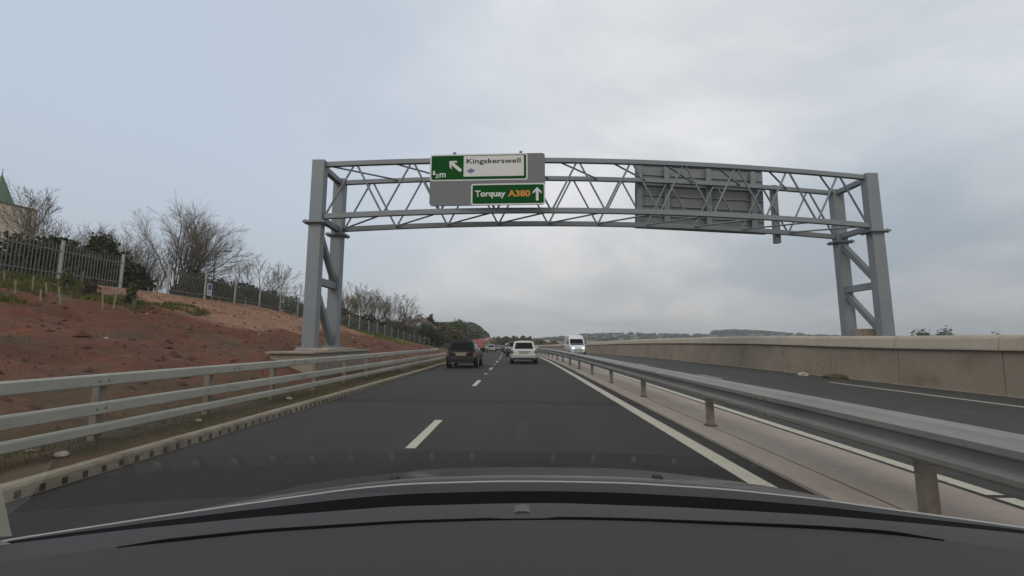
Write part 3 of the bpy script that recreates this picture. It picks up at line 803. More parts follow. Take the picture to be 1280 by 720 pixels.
# ------------------------------------------------------------ vegetation
def bare_tree_mesh(seed, h_=8, spread=.5, stems=5, depth=3, r0=.12, lean=(0, 0), rmin=.010, up=.25, dens=9, trunk=.12, wid=None):
    """short trunk, a fan of nearly straight limbs, and side branches that shorten towards the tips"""
    rr = random.Random(seed); tr_ = MB(); tw = MB()
    def branch(p, d, ln, r, lv, n):
        seg = ln / n
        for i in range(n):
            t = i / n
            d = (d + Vector((rr.gauss(0, .07), rr.gauss(0, .07), rr.gauss(0, .04) + up * .07))).normalized()
            q = p + d * seg; r2 = max(rmin * .8, r * (1 - .75 / n)) 
            (tr_ if lv == 0 else tw).tube(p, q, r, r2, n=6 if lv == 0 else 3, caps=False)
            p = q; r = r2
            if lv < depth and (i >= 1 or lv > 0):
                for _ in range(2 if rr.random() < .45 else 1):
                    ax = Vector((rr.gauss(0, 1), rr.gauss(0, 1), rr.gauss(0, 1)))
                    perp = d.cross(ax).normalized(); ang = rr.uniform(.40, .80)
                    nd = (d * math.cos(ang) + perp * math.sin(ang) + Vector((0, 0, up * .3))).normalized()
                    l2 = ln * (.30 + .42 * (1 - t)) * rr.uniform(.6, 1.0)
                    branch(p, nd, l2, max(rmin, r * .6), lv + 1, max(3, n - 3))
    b0 = Vector((0, 0, -.3)); th = h_ * trunk
    if trunk > .03:
        tr_.tube(b0, (0, 0, th), r0 * 1.35, r0 * 1.05, n=8, caps=False)
    for s_ in range(stems):
        a = 2.4 * s_ + rr.uniform(-.3, .3) + seed; q = spread * math.sqrt((s_ + .3) / stems)
        d = Vector((lean[0] + math.cos(a) * q, lean[1] + math.sin(a) * q, 1)).normalized()
        branch(Vector((math.cos(a) * .06, math.sin(a) * .06, th - .05)), d, h_ * (1 - trunk) * rr.uniform(.85, 1.0), r0 * rr.uniform(.5, .8), 0, dens)
    mz = sorted(v[2] for v in tw.v)[int(len(tw.v) * .998)]
    k = h_ / mz
    tr_.v = [(a * k, b * k, c * k) for a, b, c in tr_.v]; tw.v = [(a * k, b * k, c * k) for a, b, c in tw.v]
    return tr_, tw
def bare_tree(name, loc, label, cat='tree', group=None, tm=None, cm=None, rz=0, sc_=(1,1,1), **kw):
    t, c = bare_tree_mesh(**kw)
    e = empty(name, loc, label, cat, group, rz=rz); e.scale = sc_
    t.build('trunk', tm or M['bark'], e); c.build('crown', cm or M['twig'], e)
    return e
def copy_thing(e, loc, label, rz=0, s=1, name=None):
    c = e.copy(); col.objects.link(c); c.location = loc; c.rotation_euler = (0, 0, rz); c.scale = (s, s, s); c['label'] = label
    for ch in [o for o in col.objects if o.parent == e]:
        d = ch.copy(); col.objects.link(d); d.parent = c
    return c
def leaf_crown(seed, rx, ry, rz_, n, leaf, lumps=7, zc=None, hollow=.45):
    rr = random.Random(seed); mb = MB()
    cs = []
    for _ in range(lumps):
        a = rr.uniform(0, 6.28); q = rr.random() ** .5
        cs.append((math.cos(a) * rx * .6 * q, math.sin(a) * ry * .6 * q, rz_ * rr.uniform(.35, 1.35), rr.uniform(.35, .6)))
    for _ in range(n):
        c = cs[rr.randrange(lumps)]
        d = Vector((rr.gauss(0, 1), rr.gauss(0, 1), rr.gauss(0, 1))).normalized() * (hollow + (1 - hollow) * rr.random() ** .5) * (1 + .25 * rr.gauss(0, 1) * .5)
        p = Vector((c[0] + d.x * rx * c[3], c[1] + d.y * ry * c[3], c[2] + d.z * rz_ * c[3]))
        if p.z < 0: p.z = rr.random() * .3
        u = Vector((rr.gauss(0, 1), rr.gauss(0, 1), rr.gauss(0, 1))).normalized(); v = u.orthogonal().normalized(); s = leaf * rr.uniform(.5, 1.3)
        mb.add([p + u * s, p + v * s * .7, p - u * s, p - v * s * .7], [(0, 1, 2, 3)])
    return mb
def bush(name, loc, label, r, n, leaf, seed, m_, cat='bush', group=None, stem=True, lumps=7):
    e = empty(name, loc, label, cat, group)
    lc = leaf_crown(seed, r[0], r[1], r[2], n, leaf, lumps)
    zs = sorted(v[2] for v in lc.v); kz = (r[2] / .55) / max(.3, zs[int(len(zs) * .995)]); lc.v = [(v[0], v[1], v[2] * kz) for v in lc.v]
    lc.build('crown' if 'tree' in name else 'foliage', m_, e)
    if stem:
        mb = MB(); mb.tube((0, 0, -.3), (.05, 0, r[2] * 1.0), .10 + r[2] * .02, .05, n=6); mb.build('trunk' if 'tree' in name else 'stem', M['bark'], e)
    return e
def at_ground(px, Y, dz=0):
    d = ray(px, 420); X = d.x / d.y * Y; return Vector((X, Y, terrain(X, Y) + dz))
def top_h(px, py, Y): return at(px, py, Y).z - at_ground(px, Y).z

# big fan-shaped bare tree
g = at_ground(214, 36)
bare_tree('bare_tree', g, 'big fan shaped leafless tree standing alone behind the fence above the pink soil', seed=21, h_=top_h(250, 256, 36), spread=.68, stems=13, depth=3, r0=.12, lean=(.36, 0), rmin=.0075, up=.06, dens=9, trunk=.13)
g = at_ground(322, 44)
bare_tree('bare_tree', g, 'smaller leafless tree directly left of the left gantry leg', seed=5, h_=top_h(320, 322, 44), spread=1.0, stems=6, depth=3, r0=.09, rmin=.012, up=.2, dens=7)
g = at_ground(352, 50)
bare_tree('bare_tree', g, 'low leafless tree seen between the small bare tree and the left gantry leg', seed=15, h_=top_h(345, 352, 50), spread=1.0, stems=6, depth=3, r0=.07, rmin=.012, up=.2, dens=6)
# thicket behind the near fence
th = [(62, 28, 285, 3, 'bare thicket shrub just right of the church wall'), (85, 30, 275, 4, 'tall wispy bare shrub behind the second fence post from the left'), (112, 31, 280, 5, 'wispy bare shrub with a dark core between the two pale near fence posts'),
      (138, 31, 285, 6, 'bare shrub rising behind the pale fence post left of the big bare tree'), (163, 33, 296, 7, 'arching bare shrub at the right end of the dense thicket'), (186, 35, 318, 8, 'low bare shrub at the foot of the big bare tree')]
for px, Y, pt, sd, lb_ in th:
    bare_tree('bare_shrub', at_ground(px, Y), lb_, 'shrub', 'bare thicket behind the fence', seed=sd + 40, h_=top_h(px, pt, Y), spread=.6, stems=9, depth=2, r0=.05, rmin=.010, up=.45, dens=8, trunk=.02)
# dusky broom-like tree against the church
bare_tree('bare_tree', at_ground(34, 30), 'wispy dark tree in front of the green roofed church', seed=77, h_=top_h(36, 232, 30), spread=.4, stems=5, depth=3, r0=.08, rmin=.011, up=.5, dens=7, trunk=.2, cm=M['bark'])
for k, (px, Y, pt, wd, mm, lb_) in enumerate([(105, 27.5, 300, 1.3, 'leafdark', 'dark evergreen bush showing above the fence left of the pale middle post'), (132, 28.5, 296, 1.5, 'leafbrown', 'brown leafy bush in the middle of the thicket'),
        (62, 25.5, 300, 1.6, 'leafdark', 'dark hedge bush behind the near fence right of the church'), (30, 25, 299, 1.8, 'leafbrown', 'dull brown hedge bush behind the fence under the church wall'), (5, 24, 292, 1.8, 'leafdark', 'dark hedge bush at the left edge behind the fence'),
        (86, 27, 312, 1.5, 'leafbrown', 'low brown bush behind the fence between the two darker bushes'), (158, 28, 330, 1.4, 'leafdark', 'low dark bush behind the fence at the end of the thicket'),
        (243, 33, 340, 1.3, 'leafdark', 'dark rounded bush right beneath the big bare tree'), (228, 34, 352, 1.4, 'leafbrown', 'low brown bush at the trunk of the big bare tree'), (262, 35, 350, 1.3, 'leafdark', 'dark bush behind the fence beside the blue notice'),
        (300, 40, 354, 2.2, 'leafdark', 'dark bush with a flat top behind the fence left of the gantry'), (330, 43, 364, 2.2, 'leafdark', 'dark green bush right below the small bare tree'), (360, 47, 371, 2.4, 'leafgreen', 'green hedge bush behind the fence beside the gantry leg'),
        (280, 38, 358, 1.8, 'leafgreen', 'green bush behind the fence between the notice and the flat topped bush')]):
    g = at_ground(px, Y); h_ = top_h(px, pt, Y)
    bush('bush', g, lb_, (wd, wd * .8, h_ * .55), 2600, .13, 300 + k, M[mm], 'bush', 'bushes behind the palisade fence')
# small saplings on the bank itself
for k, (px, py, h_, mm, lb_) in enumerate([(166, 385, .95, 'leafgreen', 'small olive sapling tuft growing on the red bank'), (112, 372, .8, 'leafbrown', 'small brown shrub on the bank left of the olive sapling'), (83, 362, .8, 'leafgreen', 'small green shrub on the bank near the second fence post')]):
    g = hit(px, py); bush('sapling', g, lb_, (.32, .32, h_ * .55), 500, .05, 500 + k, M[mm], 'shrub', None, lumps=4)
# trees beyond the gantry leg
bt = [(428, 62, 362, 61, 'pale leafless tree just right of the left gantry leg'), (448, 66, 352, 62, 'tallest of the pale leafless trees right of the gantry leg'), (466, 68, 362, 63, 'pale leafless tree third from the gantry leg'), (487, 72, 364, 64, 'dark branched leafless tree above the brown hedge'), (505, 76, 378, 65, 'last spreading leafless tree before the white house')]
for k, (px, Y, pt, sd, lb_) in enumerate(bt):
    bare_tree('bare_tree', at_ground(px, Y), lb_, 'tree', 'leafless trees beyond the gantry', seed=sd, h_=top_h(px, pt, Y), spread=.6 if k < 3 else .9, stems=6 if k < 3 else 5, depth=3, r0=.13, rmin=.018, up=.6 if k < 3 else .3, dens=7, trunk=.15, cm=M['twig_pale'] if k < 3 else M['twig'])
for k, (px, Y, pt, wd, mm, lb_) in enumerate([(498, 82, 402, 2.4, 'leafdark', 'dark evergreen bush left of the white gabled house'), (511, 85, 411, 1.6, 'leafbrown', 'brown bush in front of the white gabled house'), (535, 92, 405, 2.2, 'leafdark', 'dark round bush right of the smaller white house'),
        (543, 96, 411, 2.6, 'leafbrown', 'brown bush at the foot of the double headed lamp'), (527, 88, 421, 1.8, 'leafgreen', 'low green bush at the fence below the white houses'), (517, 88, 408, 2.0, 'leafbrown', 'brown bush hiding the lower wall of the white gabled house'), (529, 91, 410, 1.8, 'leafdark', 'dark bush below the smaller white house'), (506, 100, 394, 1.6, 'leafdark', 'dark treetop rising behind the white gabled house'), (521, 112, 394, 2.2, 'leafdark', 'dark treetop between the chimneys of the white houses')]):
    g = at_ground(px, Y); bush('bush', g, lb_, (wd, wd, top_h(px, pt, Y) * .55), 1800, .22, 900 + k, M[mm], 'bush')
mats3 = ['leafbrown', 'leafgreen', 'leafdark']
words = ['first', 'second', 'third', 'fourth', 'fifth', 'sixth', 'seventh', 'eighth', 'ninth', 'tenth', 'eleventh', 'twelfth']
for k in range(12):
    px = 420 + k * 13; Y = 58 + k * 5.0; pt = 383 + k * 3.2 + (k % 3) * 1.5
    g = at_ground(px, Y); h_ = max(1.8, top_h(px, pt, Y))
    bush('bush', g, ['brown', 'green', 'dark'][k % 3] + ' hedge bush beyond the gantry leg, ' + words[k] + ' along the fence towards the far wood', (3.0, 2.2, h_ * .52), 2200, .24, 600 + k, M[mats3[k % 3]], 'bush', 'hedge beyond the gantry')
for k, (px, Y, pt, wd, mm, lb_) in enumerate([(536, 105, 396, 2.2, 'leafdark', 'dark conical evergreen beside the white gabled house'), (550, 118, 404, 4, 'leafbrown', 'bare brown tree clump between the white house and the wood'), (562, 130, 401, 5, 'leafgreen', 'rounded green tree at the left end of the far wood'),
        (571, 135, 402, 3.5, 'leafdark', 'dark tree beside the rounded green one at the far wood'), (560, 112, 413, 5, 'leafbrown', 'brown scrub bank left of the black hatchback'), (575, 118, 414, 5, 'leafbrown', 'brown scrub above the roof of the black hatchback'), (588, 140, 416, 5, 'leafbrown', 'brown scrub at the foot of the far wood')]):
    g = at_ground(px, Y); bush('evergreen_tree' if 'evergreen' in lb_ else 'tree', g, lb_, (wd, wd, top_h(px, pt, Y) * .55), 2400, .34, 700 + k, M[mm], 'tree')

# far wood on the left hill, far trees, hedges: one mass each
def mass(name, fn, n, leaf, m_, seed, label, kind='stuff', squash=1.0):
    rr = random.Random(seed); mb = MB()
    for _ in range(n):
        X, Y, r, hh = fn(rr); z = terrain(X, Y)
        for _k in range(34):
            d = Vector((rr.gauss(0, 1), rr.gauss(0, 1), abs(rr.gauss(0, 1)))).normalized() * (.7 + .3 * rr.random())
            p = Vector((X + d.x * r, Y + d.y * r, z + hh * .3 + d.z * hh * .7)); u = Vector((rr.gauss(0, 1), rr.gauss(0, 1), rr.gauss(0, .7))).normalized(); v = u.orthogonal().normalized(); s = leaf * rr.uniform(.6, 1.4)
            mb.add([p + u * s, p + v * s, p - u * s, p - v * s], [(0, 1, 2, 3)])
    return tag(mb.build(name, m_), label, 'trees', kind=kind)
mass('woodland', lambda rr: (rr.uniform(-115, -31), rr.uniform(340, 430), rr.uniform(3, 4.5), rr.uniform(5.5, 8)), 640, 1.05, M['wood_far'], 1, 'dark wooded hill beyond the traffic on the left')
mass('woodland', lambda rr: (lambda q: (712 + q * 215, 1560 + rr.uniform(-60, 60), rr.uniform(6, 11), (15 - 11 * q) * rr.uniform(.65, 1.15)))(rr.random() ** 1.25), 230, 3.6, M['leafdark'], 2, 'dark clump of trees crowning the far right ridge')
mass('woodland', lambda rr: (rr.uniform(-60, 1300), rr.uniform(1000, 1700), rr.uniform(6, 12), rr.uniform(3, 7)), 420, 3.6, M['wood_far'], 3, 'distant hedgerows and copses on the hills behind the white van')
mass('woodland', lambda rr: (rr.gauss(5, 6), rr.uniform(190, 240), rr.uniform(2.0, 3.4), rr.uniform(3.2, 5.2)), 80, .7, M['leafbrown'], 4, 'brown rounded scrub straight behind the white hatchback')
mass('woodland', lambda rr: (rr.uniform(-60, 60), rr.uniform(620, 800), rr.uniform(4, 7), rr.uniform(3, 5)), 90, 1.6, M['leafbrown'], 6, 'distant tree line where the road disappears')
for k, (px, Y, pt, wd, mm, lb_) in enumerate([(1150, 150, 414, 3.5, 'leafbrown', 'bare brown treetop above the right wall, left of the dark pair'), (1160, 140, 413.5, 2.6, 'leafdark', 'small dark round treetop above the right wall'), (1174, 145, 413, 4.5, 'leafdark', 'wider dark treetop above the right wall'), (1253, 150, 418, 3.0, 'leafdark', 'tiny dark treetop at the far right above the wall')]):
    g = at_ground(px, Y); bush('tree', g, lb_, (wd, wd, top_h(px, pt, Y) * .56), 1500, .40, 800 + k, M[mm], 'tree')

# ------------------------------------------------------------ buildings
# church: tower with pyramid copper roof, nave wall falling away
cy0 = 75.0
A = at(3, 217, cy0)
gz = terrain(A.x - 3, cy0)
ch = empty('church', (A.x, cy0, gz), 'stone church with a green copper pyramid roof and cross at the left edge', 'church')
ev = at(24, 254, cy0)                # right eaves corner
hw = .73 / 40 * cy0; ez = ev.z - gz; az = A.z - gz
mb = MB(); mb.box((-hw*1.0, -hw, 0), (hw*.94, hw*.94, ez)); mb.build('tower', M['churchstone'], ch)
mb = MB(); mb.add([(-hw*1.08, -hw*1.08, ez), (hw*1.08, -hw*1.08, ez), (hw*1.08, hw*1.08, ez), (-hw*1.08, hw*1.08, ez), (-hw*1.08, -hw*1.08, ez-.12), (hw*1.08, -hw*1.08, ez-.12), (hw*1.08, hw*1.08, ez-.12), (-hw*1.08, hw*1.08, ez-.12), (0, 0, az)],
       [(0,1,8),(1,2,8),(2,3,8),(3,0,8),(4,5,1,0),(5,6,2,1),(6,7,3,2),(7,4,0,3),(7,6,5,4)])
rf = mb.build('roof', M['copper'], ch)
mb = MB(); mb.tube((0, 0, az-.1), (0, 0, az+1.0), .035, n=6); mb.tube((-.22, 0, az+.7), (.22, 0, az+.7), .03, n=6); mb.tube((0, 0, az), (0, 0, az+.18), .12, .09, n=8)
mb.build('cross', M['slate'], rf)
# lean-to nave in front, roofline sloping down to the right
mb = MB(); q0 = at(-30, 245, cy0-3); q1 = at(47, 264, cy0-3)
x0, x1 = q0.x - A.x, q1.x - A.x; zz0, zz1 = q0.z - gz, q1.z - gz
mb.hexa([(x0, -3, 0), (x1, -3, 0), (x1-6, 1, 0), (x0-6, 1, 0), (x0, -3, zz0), (x1, -3, zz1), (x1-6, 1, zz1), (x0-6, 1, zz0)])
mb.build('nave_wall', M['churchstone'], ch)
mb = MB(); mb.hexa([(x0, -3.3, zz0+.01), (x1+.3, -3.3, zz1-.04), (x1-6, 1.2, zz1-.04), (x0-6, 1.2, zz0+.01), (x0, -3.3, zz0+.2), (x1+.3, -3.3, zz1+.15), (x1-6, 1.2, zz1+.15), (x0-6, 1.2, zz0+.2)])
mb.build('nave_roof', M['slate'], ch)
for wx in (.35, .7):
    mb = MB(); xx = x0 + (x1 - x0) * wx; mb.box((xx-.3, -3.03, zz1*.35), (xx+.3, -2.99, zz1*.7)); mb.add([(xx-.3, -3.03, zz1*.7), (xx+.3, -3.03, zz1*.7), (xx, -3.03, zz1*.7+.4)], [(0,1,2)]); mb.build('window', M['winglass'], ch)

def house(name, loc, rz, w_, d_, h_, rh, wall, roof, label, group=None, nwin=2):
    e = empty(name, loc, label, 'house', group, rz=rz)
    mb = MB()
    v = [(-w_/2, -d_/2, -.5), (w_/2, -d_/2, -.5), (w_/2, d_/2, -.5), (-w_/2, d_/2, -.5), (-w_/2, -d_/2, h_), (w_/2, -d_/2, h_), (w_/2, d_/2, h_), (-w_/2, d_/2, h_), (0, -d_/2, h_+rh), (0, d_/2, h_+rh)]
    mb.add(v, [(0,1,5,8,4), (2,3,7,9,6), (1,2,6,5), (3,0,4,7), (3,2,1,0)]); mb.build('wall', wall, e)
    mb = MB(); o_ = .35; t_ = .14; k = rh / (w_/2)
    for s in (-1, 1):
        a = (s*(w_/2+o_), h_ - o_*k); 
        vv = [(a[0], -d_/2-o_, a[1]+.02), (0, -d_/2-o_, h_+rh+.02), (0, d_/2+o_, h_+rh+.02), (a[0], d_/2+o_, a[1]+.02)]
        mb.hexa(vv + [(p[0], p[1], p[2]+t_) for p in vv])
    r_ = mb.build('roof', roof, e)
    mb = MB(); mb.box((-.35, d_*.1, h_+rh-.5), (.35, d_*.1+.9, h_+rh+.9)); mb.build('chimney', M['brick'], r_)
    for i in range(nwin):
        for fl in range(max(1, int(h_ / 2.6))):
            mb = MB(); x = -w_/2 + w_ * (i + .5) / nwin; z = 1.0 + fl * 2.6; mb.box((x-.45, -d_/2-.04, z), (x+.45, -d_/2+.02, z+1.2)); mb.build('window', M['winglass'], e)
    return e
g = at_ground(514, 96); hz_ = max(3, top_h(514, 397, 96) - 3.0)
house('house', g, .5, 6.0, 9, hz_, 2.4, M['render_white'], M['slate'], 'white gabled house with a steep slate roof among dark trees beyond the fence')
g = at_ground(528, 100); house('house', g, -.3, 4.2, 6, max(3, top_h(528, 402, 100) - 1.6), 1.6, M['render_white'], M['slate'], 'smaller white house directly right of the larger gabled one')
g = at_ground(558, 150); house('house', g, 1.3, 5, 9, max(3, top_h(558, 409, 150) - 1.5), 1.5, M['render_white'], M['slate'], 'white cottage roof showing above the brown scrub by the street lamp')
g = at_ground(578, 165); house('house', g, .1, 3.6, 6, max(3, top_h(578, 413.5, 165) - 2.2), 2.0, M['render_white'], M['slate'], 'narrow pale house above the roof of the black hatchback')
rr = random.Random(9)
for k in range(26):
    px = 592 + k * 4.1 + rr.uniform(-1.2, 1.2); Y = rr.uniform(270, 480)
    if 640 < px < 672 and False: continue
    g = at_ground(px, Y); hh = max(2.5, top_h(px, rr.uniform(423.5, 428), Y) - 2)
    house('house', g, rr.uniform(-.8, .8), rr.uniform(7, 11), rr.uniform(7, 9), min(hh, 7), 2.0, [M['wall'], M['render_white'], M['brick']][k % 3], [M['slate'], M['brick']][k % 2], 'distant small ' + ['beige', 'white', 'brick'][k % 3] + ' house with ' + ['grey', 'red'][k % 2] + ' roof at the road end, ' + ORD[k] + ' from the left', 'distant houses at the end of the road', nwin=2)

# ------------------------------------------------------------ street lamps
def lamp(px, Y, pt, label, arm=.9, rz=0, double=False):
    g = at_ground(px, Y); h_ = top_h(px, pt, Y)
    e = empty('street_lamp', g, label, 'street lamp', rz=rz)
    mb = MB(); mb.tube((0, 0, -.2), (0, 0, h_), .06, .035, n=8); mb.build('pole', M['gantry'], e)
    for s in ((1, -1) if double else (1,)):
        mb = MB(); mb.tube((0, 0, h_-.1), (s*arm*.5, 0, h_+.12), .04, n=6); mb.tube((s*arm*.5, 0, h_+.12), (s*arm, 0, h_+.15), .035, n=6); a_ = mb.build('arm', M['fpost'], e)
        mb = MB(); mb.hexa([(s*arm-.05, -.14, h_+.08), (s*(arm)+.6*s, -.10, h_+.12), (s*(arm)+.6*s, .10, h_+.12), (s*arm-.05, .14, h_+.08), (s*arm-.05, -.12, h_+.22), (s*arm+.55*s, -.08, h_+.2), (s*arm+.55*s, .08, h_+.2), (s*arm-.05, .12, h_+.22)]); mb.build('lamp_head', M['gantry'], e)
lamp(260.5, 40, 316, 'slim street lamp with a short arm in front of the big bare tree')
lamp(544, 98, 409, 'pale double headed street lamp at the end of the palisade fence', .8, 0, True)
lamp(612, 190, 412, 'distant thin lamp column beside the road left of centre', .9)

# ------------------------------------------------------------ vehicles
def car(name, label, X, Y, pm, L_=4.0, Wd=1.7, H=1.46, style='hatch', cat='car', group=None, rz=None, front=False, detail=True, belt=None):
    p = W(X, Y)
    if rz is None:
        rz = -math.atan2(sx(Y + 1) - sx(Y - 1), 2)
    if front: rz += math.pi
    e = empty(name, (p[0], p[1], p[2]), label, cat, group, rz=rz)
    hw = Wd / 2; B = belt or H * .63
    # lower body as lofted rings, y=0 rear
    van = style == 'van'
    if style == 'hatch': st = [(0, .80, .34, B-.12), (.05, .93, .28, B-.02), (.25, 1, .24, B), (1.2, 1, .24, B), (2.6, 1, .24, B-.02), (L_-1.0, .98, .24, B-.08), (L_-.35, .93, .24, B-.2), (L_-.05, .80, .28, B-.32), (L_, .7, .32, B-.38)]
    elif style == 'van': st = [(0, .97, .40, B), (.05, 1, .34, B), (1.5, 1, .34, B), (L_-1.2, 1, .34, B), (L_-.75, .98, .32, B-.05), (L_-.3, .94, .30, B-.2), (L_-.05, .86, .30, B-.42), (L_, .78, .34, B-.5)]
    else: st = [(0, .80, .36, B-.14), (.06, .94, .28, B-.03), (.3, 1, .24, B), (1.2, 1, .24, B+.01), (2.8, 1, .24, B), (L_-1.1, .98, .24, B-.07), (L_-.4, .93, .24, B-.18), (L_-.05, .8, .28, B-.3), (L_, .7, .32, B-.36)]
    mb = MB(); v = []; n = 12
    for y_, k, zl, zb in st:
        w_ = hw * k; h_ = zb - zl
        ring = [(w_*.80, zl), (w_*.96, zl+.06), (w_, zl+h_*.35), (w_*.985, zl+h_*.72), (w_*.94, zb-.03), (w_*.86, zb)]
        ring = ring + [(-a, b) for a, b in ring[::-1]]
        v += [(a, y_, b) for a, b in ring]
    f = []
    for i in range(len(st) - 1):
        for k in range(n): f.append((i*n+k, i*n+(k+1) % n, (i+1)*n+(k+1) % n, (i+1)*n+k))
    f += [tuple(range(n)), tuple(range((len(st)-1)*n, len(st)*n))]
    mb.add(v, f, 0, False)
    body = mb.build('body', pm, e); bevel(body, .018, 2, 25)
    for pl_ in body.data.polygons: pl_.use_smooth = True
    # cabin
    if style == 'hatch': c = dict(yb=.10, yr=.42, yf=2.05, yw=L_-1.05, wr=.70)
    elif style == 'estate': c = dict(yb=.14, yr=.50, yf=2.3, yw=L_-1.25, wr=.71)
    elif style == 'saloon': c = dict(yb=.62, yr=1.22, yf=2.4, yw=L_-1.25, wr=.73)
    else: c = dict(yb=.02, yr=.08, yf=L_-1.75, yw=L_-.95, wr=.88)
    wb = .88 if not van else .985
    zb_ = B - .025
    z1 = H - .07
    lo = [(-hw*wb, c['yb'], zb_), (hw*wb, c['yb'], zb_), (hw*wb, c['yw'], zb_-.04), (-hw*wb, c['yw'], zb_-.04)]
    hi = [(-hw*c['wr'], c['yr'], z1), (hw*c['wr'], c['yr'], z1), (hw*c['wr'], c['yf'], z1), (-hw*c['wr'], c['yf'], z1)]
    k1 = (c['yr'] - c['yb']) / (z1 - zb_); k2 = (c['yf'] - c['yw']) / (z1 - zb_ + .04)
    pr = [(1.0, z1), (.90, H - .028), (.55, H + .0), (.0, H + .008), (-.55, H + .0), (-.90, H - .028), (-1.0, z1)]
    mb = MB(); n_s = len(pr)
    def stn(yc, kk, bulge): return [(hw*c['wr']*(a_ if abs(a_) < 1 else a_*bulge), yc + (z_ - z1) * kk, z_) for a_, z_ in pr]
    base0 = [(hw*wb*a_, c['yb'], zb_) for a_, z_ in pr]; base1 = [(hw*wb*a_, c['yw'], zb_-.04) for a_, z_ in pr]
    r_ = [base0, stn(c['yr'], k1, 1), stn(c['yr'] * .6 + c['yf'] * .4, 0, 1.0), stn(c['yf'], k2, 1), base1]
    v = [p_ for q_ in r_ for p_ in q_]
    mb.add(v, [(j*n_s+i, j*n_s+i+1, (j+1)*n_s+i+1, (j+1)*n_s+i) for j in range(4) for i in range(n_s-1)])
    mb.add([base0[0], base0[-1], base1[-1], base1[0], r_[1][0], r_[1][-1], r_[3][-1], r_[3][0], r_[2][0], r_[2][-1]], [(0, 4, 8, 7, 3), (1, 2, 6, 9, 5), (0, 3, 2, 1)])
    cab = mb.build('cabin', pm, e); bm_ = bmesh.new(); bm_.from_mesh(cab.data); bmesh.ops.remove_doubles(bm_, verts=bm_.verts, dist=.0005); bmesh.ops.recalc_face_normals(bm_, faces=bm_.faces); bm_.to_mesh(cab.data); bm_.free(); bevel(cab, .03, 3, 28)
    for pl_ in cab.data.polygons: pl_.use_smooth = False
    def quad(a, b, c_, d, u0, u1, v0, v1, off, name_, m_):
        a, b, c_, d = map(Vector, (a, b, c_, d))
        def P_(u, v): return (a * (1-u) + b * u) * (1-v) + (d * (1-u) + c_ * u) * v
        nrm = (b - a).cross(d - a).normalized()
        ctr = (a + b + c_ + d) / 4 - Vector((0, L_/2, (zb_+H)/2))
        if nrm.dot(ctr) < 0: nrm = -nrm
        pts = [P_(u0, v0), P_(u1, v0), P_(u1, v1), P_(u0, v1)]
        m2 = MB(); m2.hexa([p_ - nrm*.01 for p_ in pts] + [p_ + nrm*off for p_ in pts]); return bevel(m2.build(name_, m_, cab), .008, 1)
    if not (van and not front): 
        if not van: quad(lo[0], lo[1], hi[1], hi[0], .10, .90, .10, .90, .010, 'rear_window', M['carglass'])
    else:
        quad(lo[0], lo[1], hi[1], hi[0], .12, .47, .25, .8, .006, 'rear_window', M['carglass']); quad(lo[0], lo[1], hi[1], hi[0], .53, .88, .25, .8, .006, 'rear_window', M['carglass'])
    quad(lo[3], lo[2], hi[2], hi[3], .07, .93, .08, .86 if not van else .62, .010, 'windscreen', M['carglass'])
    for (a, b, c_, d) in ((lo[1], lo[2], hi[2], hi[1]), (lo[0], lo[3], hi[3], hi[0])):
        if van: quad(a, b, c_, d, .76, .93, .12, .58, .010, 'side_window', M['carglass'])
        else:
            for u0, u1 in ((.10, .48), (.52, .86)): quad(a, b, c_, d, u0, u1, .12, .84, .010, 'side_window', M['carglass'])
    # wheels
    wr_ = .31 if not van else .34
    for y_ in (.72 if not van else .95, L_ - .78):
        for s in (-1, 1):
            x_ = s * (hw - .10)
            mb = MB(); mb.tube((x_-s*.10, y_, wr_), (x_+s*.105, y_, wr_), wr_, n=20); mb.tube((x_+s*.105, y_, wr_), (x_+s*.12, y_, wr_), wr_*.93, wr_*.9, n=20)
            wh = mb.build('wheel', M['rubber'], e)
            mb = MB(); mb.tube((x_+s*.1, y_, wr_), (x_+s*.126, y_, wr_), wr_*.64, wr_*.6, n=14); mb.build('rim', M['rim'], wh)
            if not van:
                mb = MB()
                mb.tube((s*(hw*.9), y_, wr_+.02), (s*(hw+.004), y_, wr_+.02), wr_+.055, n=20); mb.build('wheel_arch', M['plastic'], e)
    if not front:
        mb = MB(); mb.box((-hw*.88, -.07, .36), (hw*.88, .12, .60)); bevel(mb.build('bumper', pm if style != 'hatch' else M['plastic'], e), .05, 3)
        mb = MB(); mb.box((-hw*.75, -.045, .24), (hw*.75, .2, .36)); mb.build('valance', M['plastic'], e)
        for s in (-1, 1):
            mb = MB(); zt = B - .05
            hh = .30 if style == 'hatch' else .20
            mb.hexa([(s*hw*.76, -.012, zt-hh), (s*hw*.93, .03, zt-hh-.02), (s*hw*1.0, .22, zt-hh+.04), (s*hw*.76, .1, zt-hh), (s*hw*.78, .0, zt), (s*hw*.90, .04, zt), (s*hw*.965, .25, zt), (s*hw*.78, .12, zt)])
            bevel(mb.build('tail_light', M['taillight'], e), .012, 1)
            mb = MB(); mb.box((s*hw*.84-.05, -.012, zt-hh*.62), (s*hw*.84+.05, .03, zt-hh*.38)); mb.build('indicator', M['amber'], e)
        zp = .70 if style == 'hatch' else .68
        mb = MB(); mb.box((-.26, -.035, zp-.06), (.26, .03, zp+.06)); mb.build('number_plate', M['plate_y'], e)
        mb = MB(); mb.box((-.38, -.03, zp+.075), (.38, .04, zp+.10)); mb.build('tailgate_trim', M['chrome'], e)
        mb = MB(); mb.tube((-hw*.5, -.05, .27), (-hw*.5, .2, .27), .035, n=8); mb.build('exhaust', M['chrome'], e)
        mb = MB(); mb.tube((0, c['yb']-.02+.05, zb_+.06), (.34, c['yb']+.06, zb_+.11), .012, n=4); mb.build('wiper', M['plastic'], e)
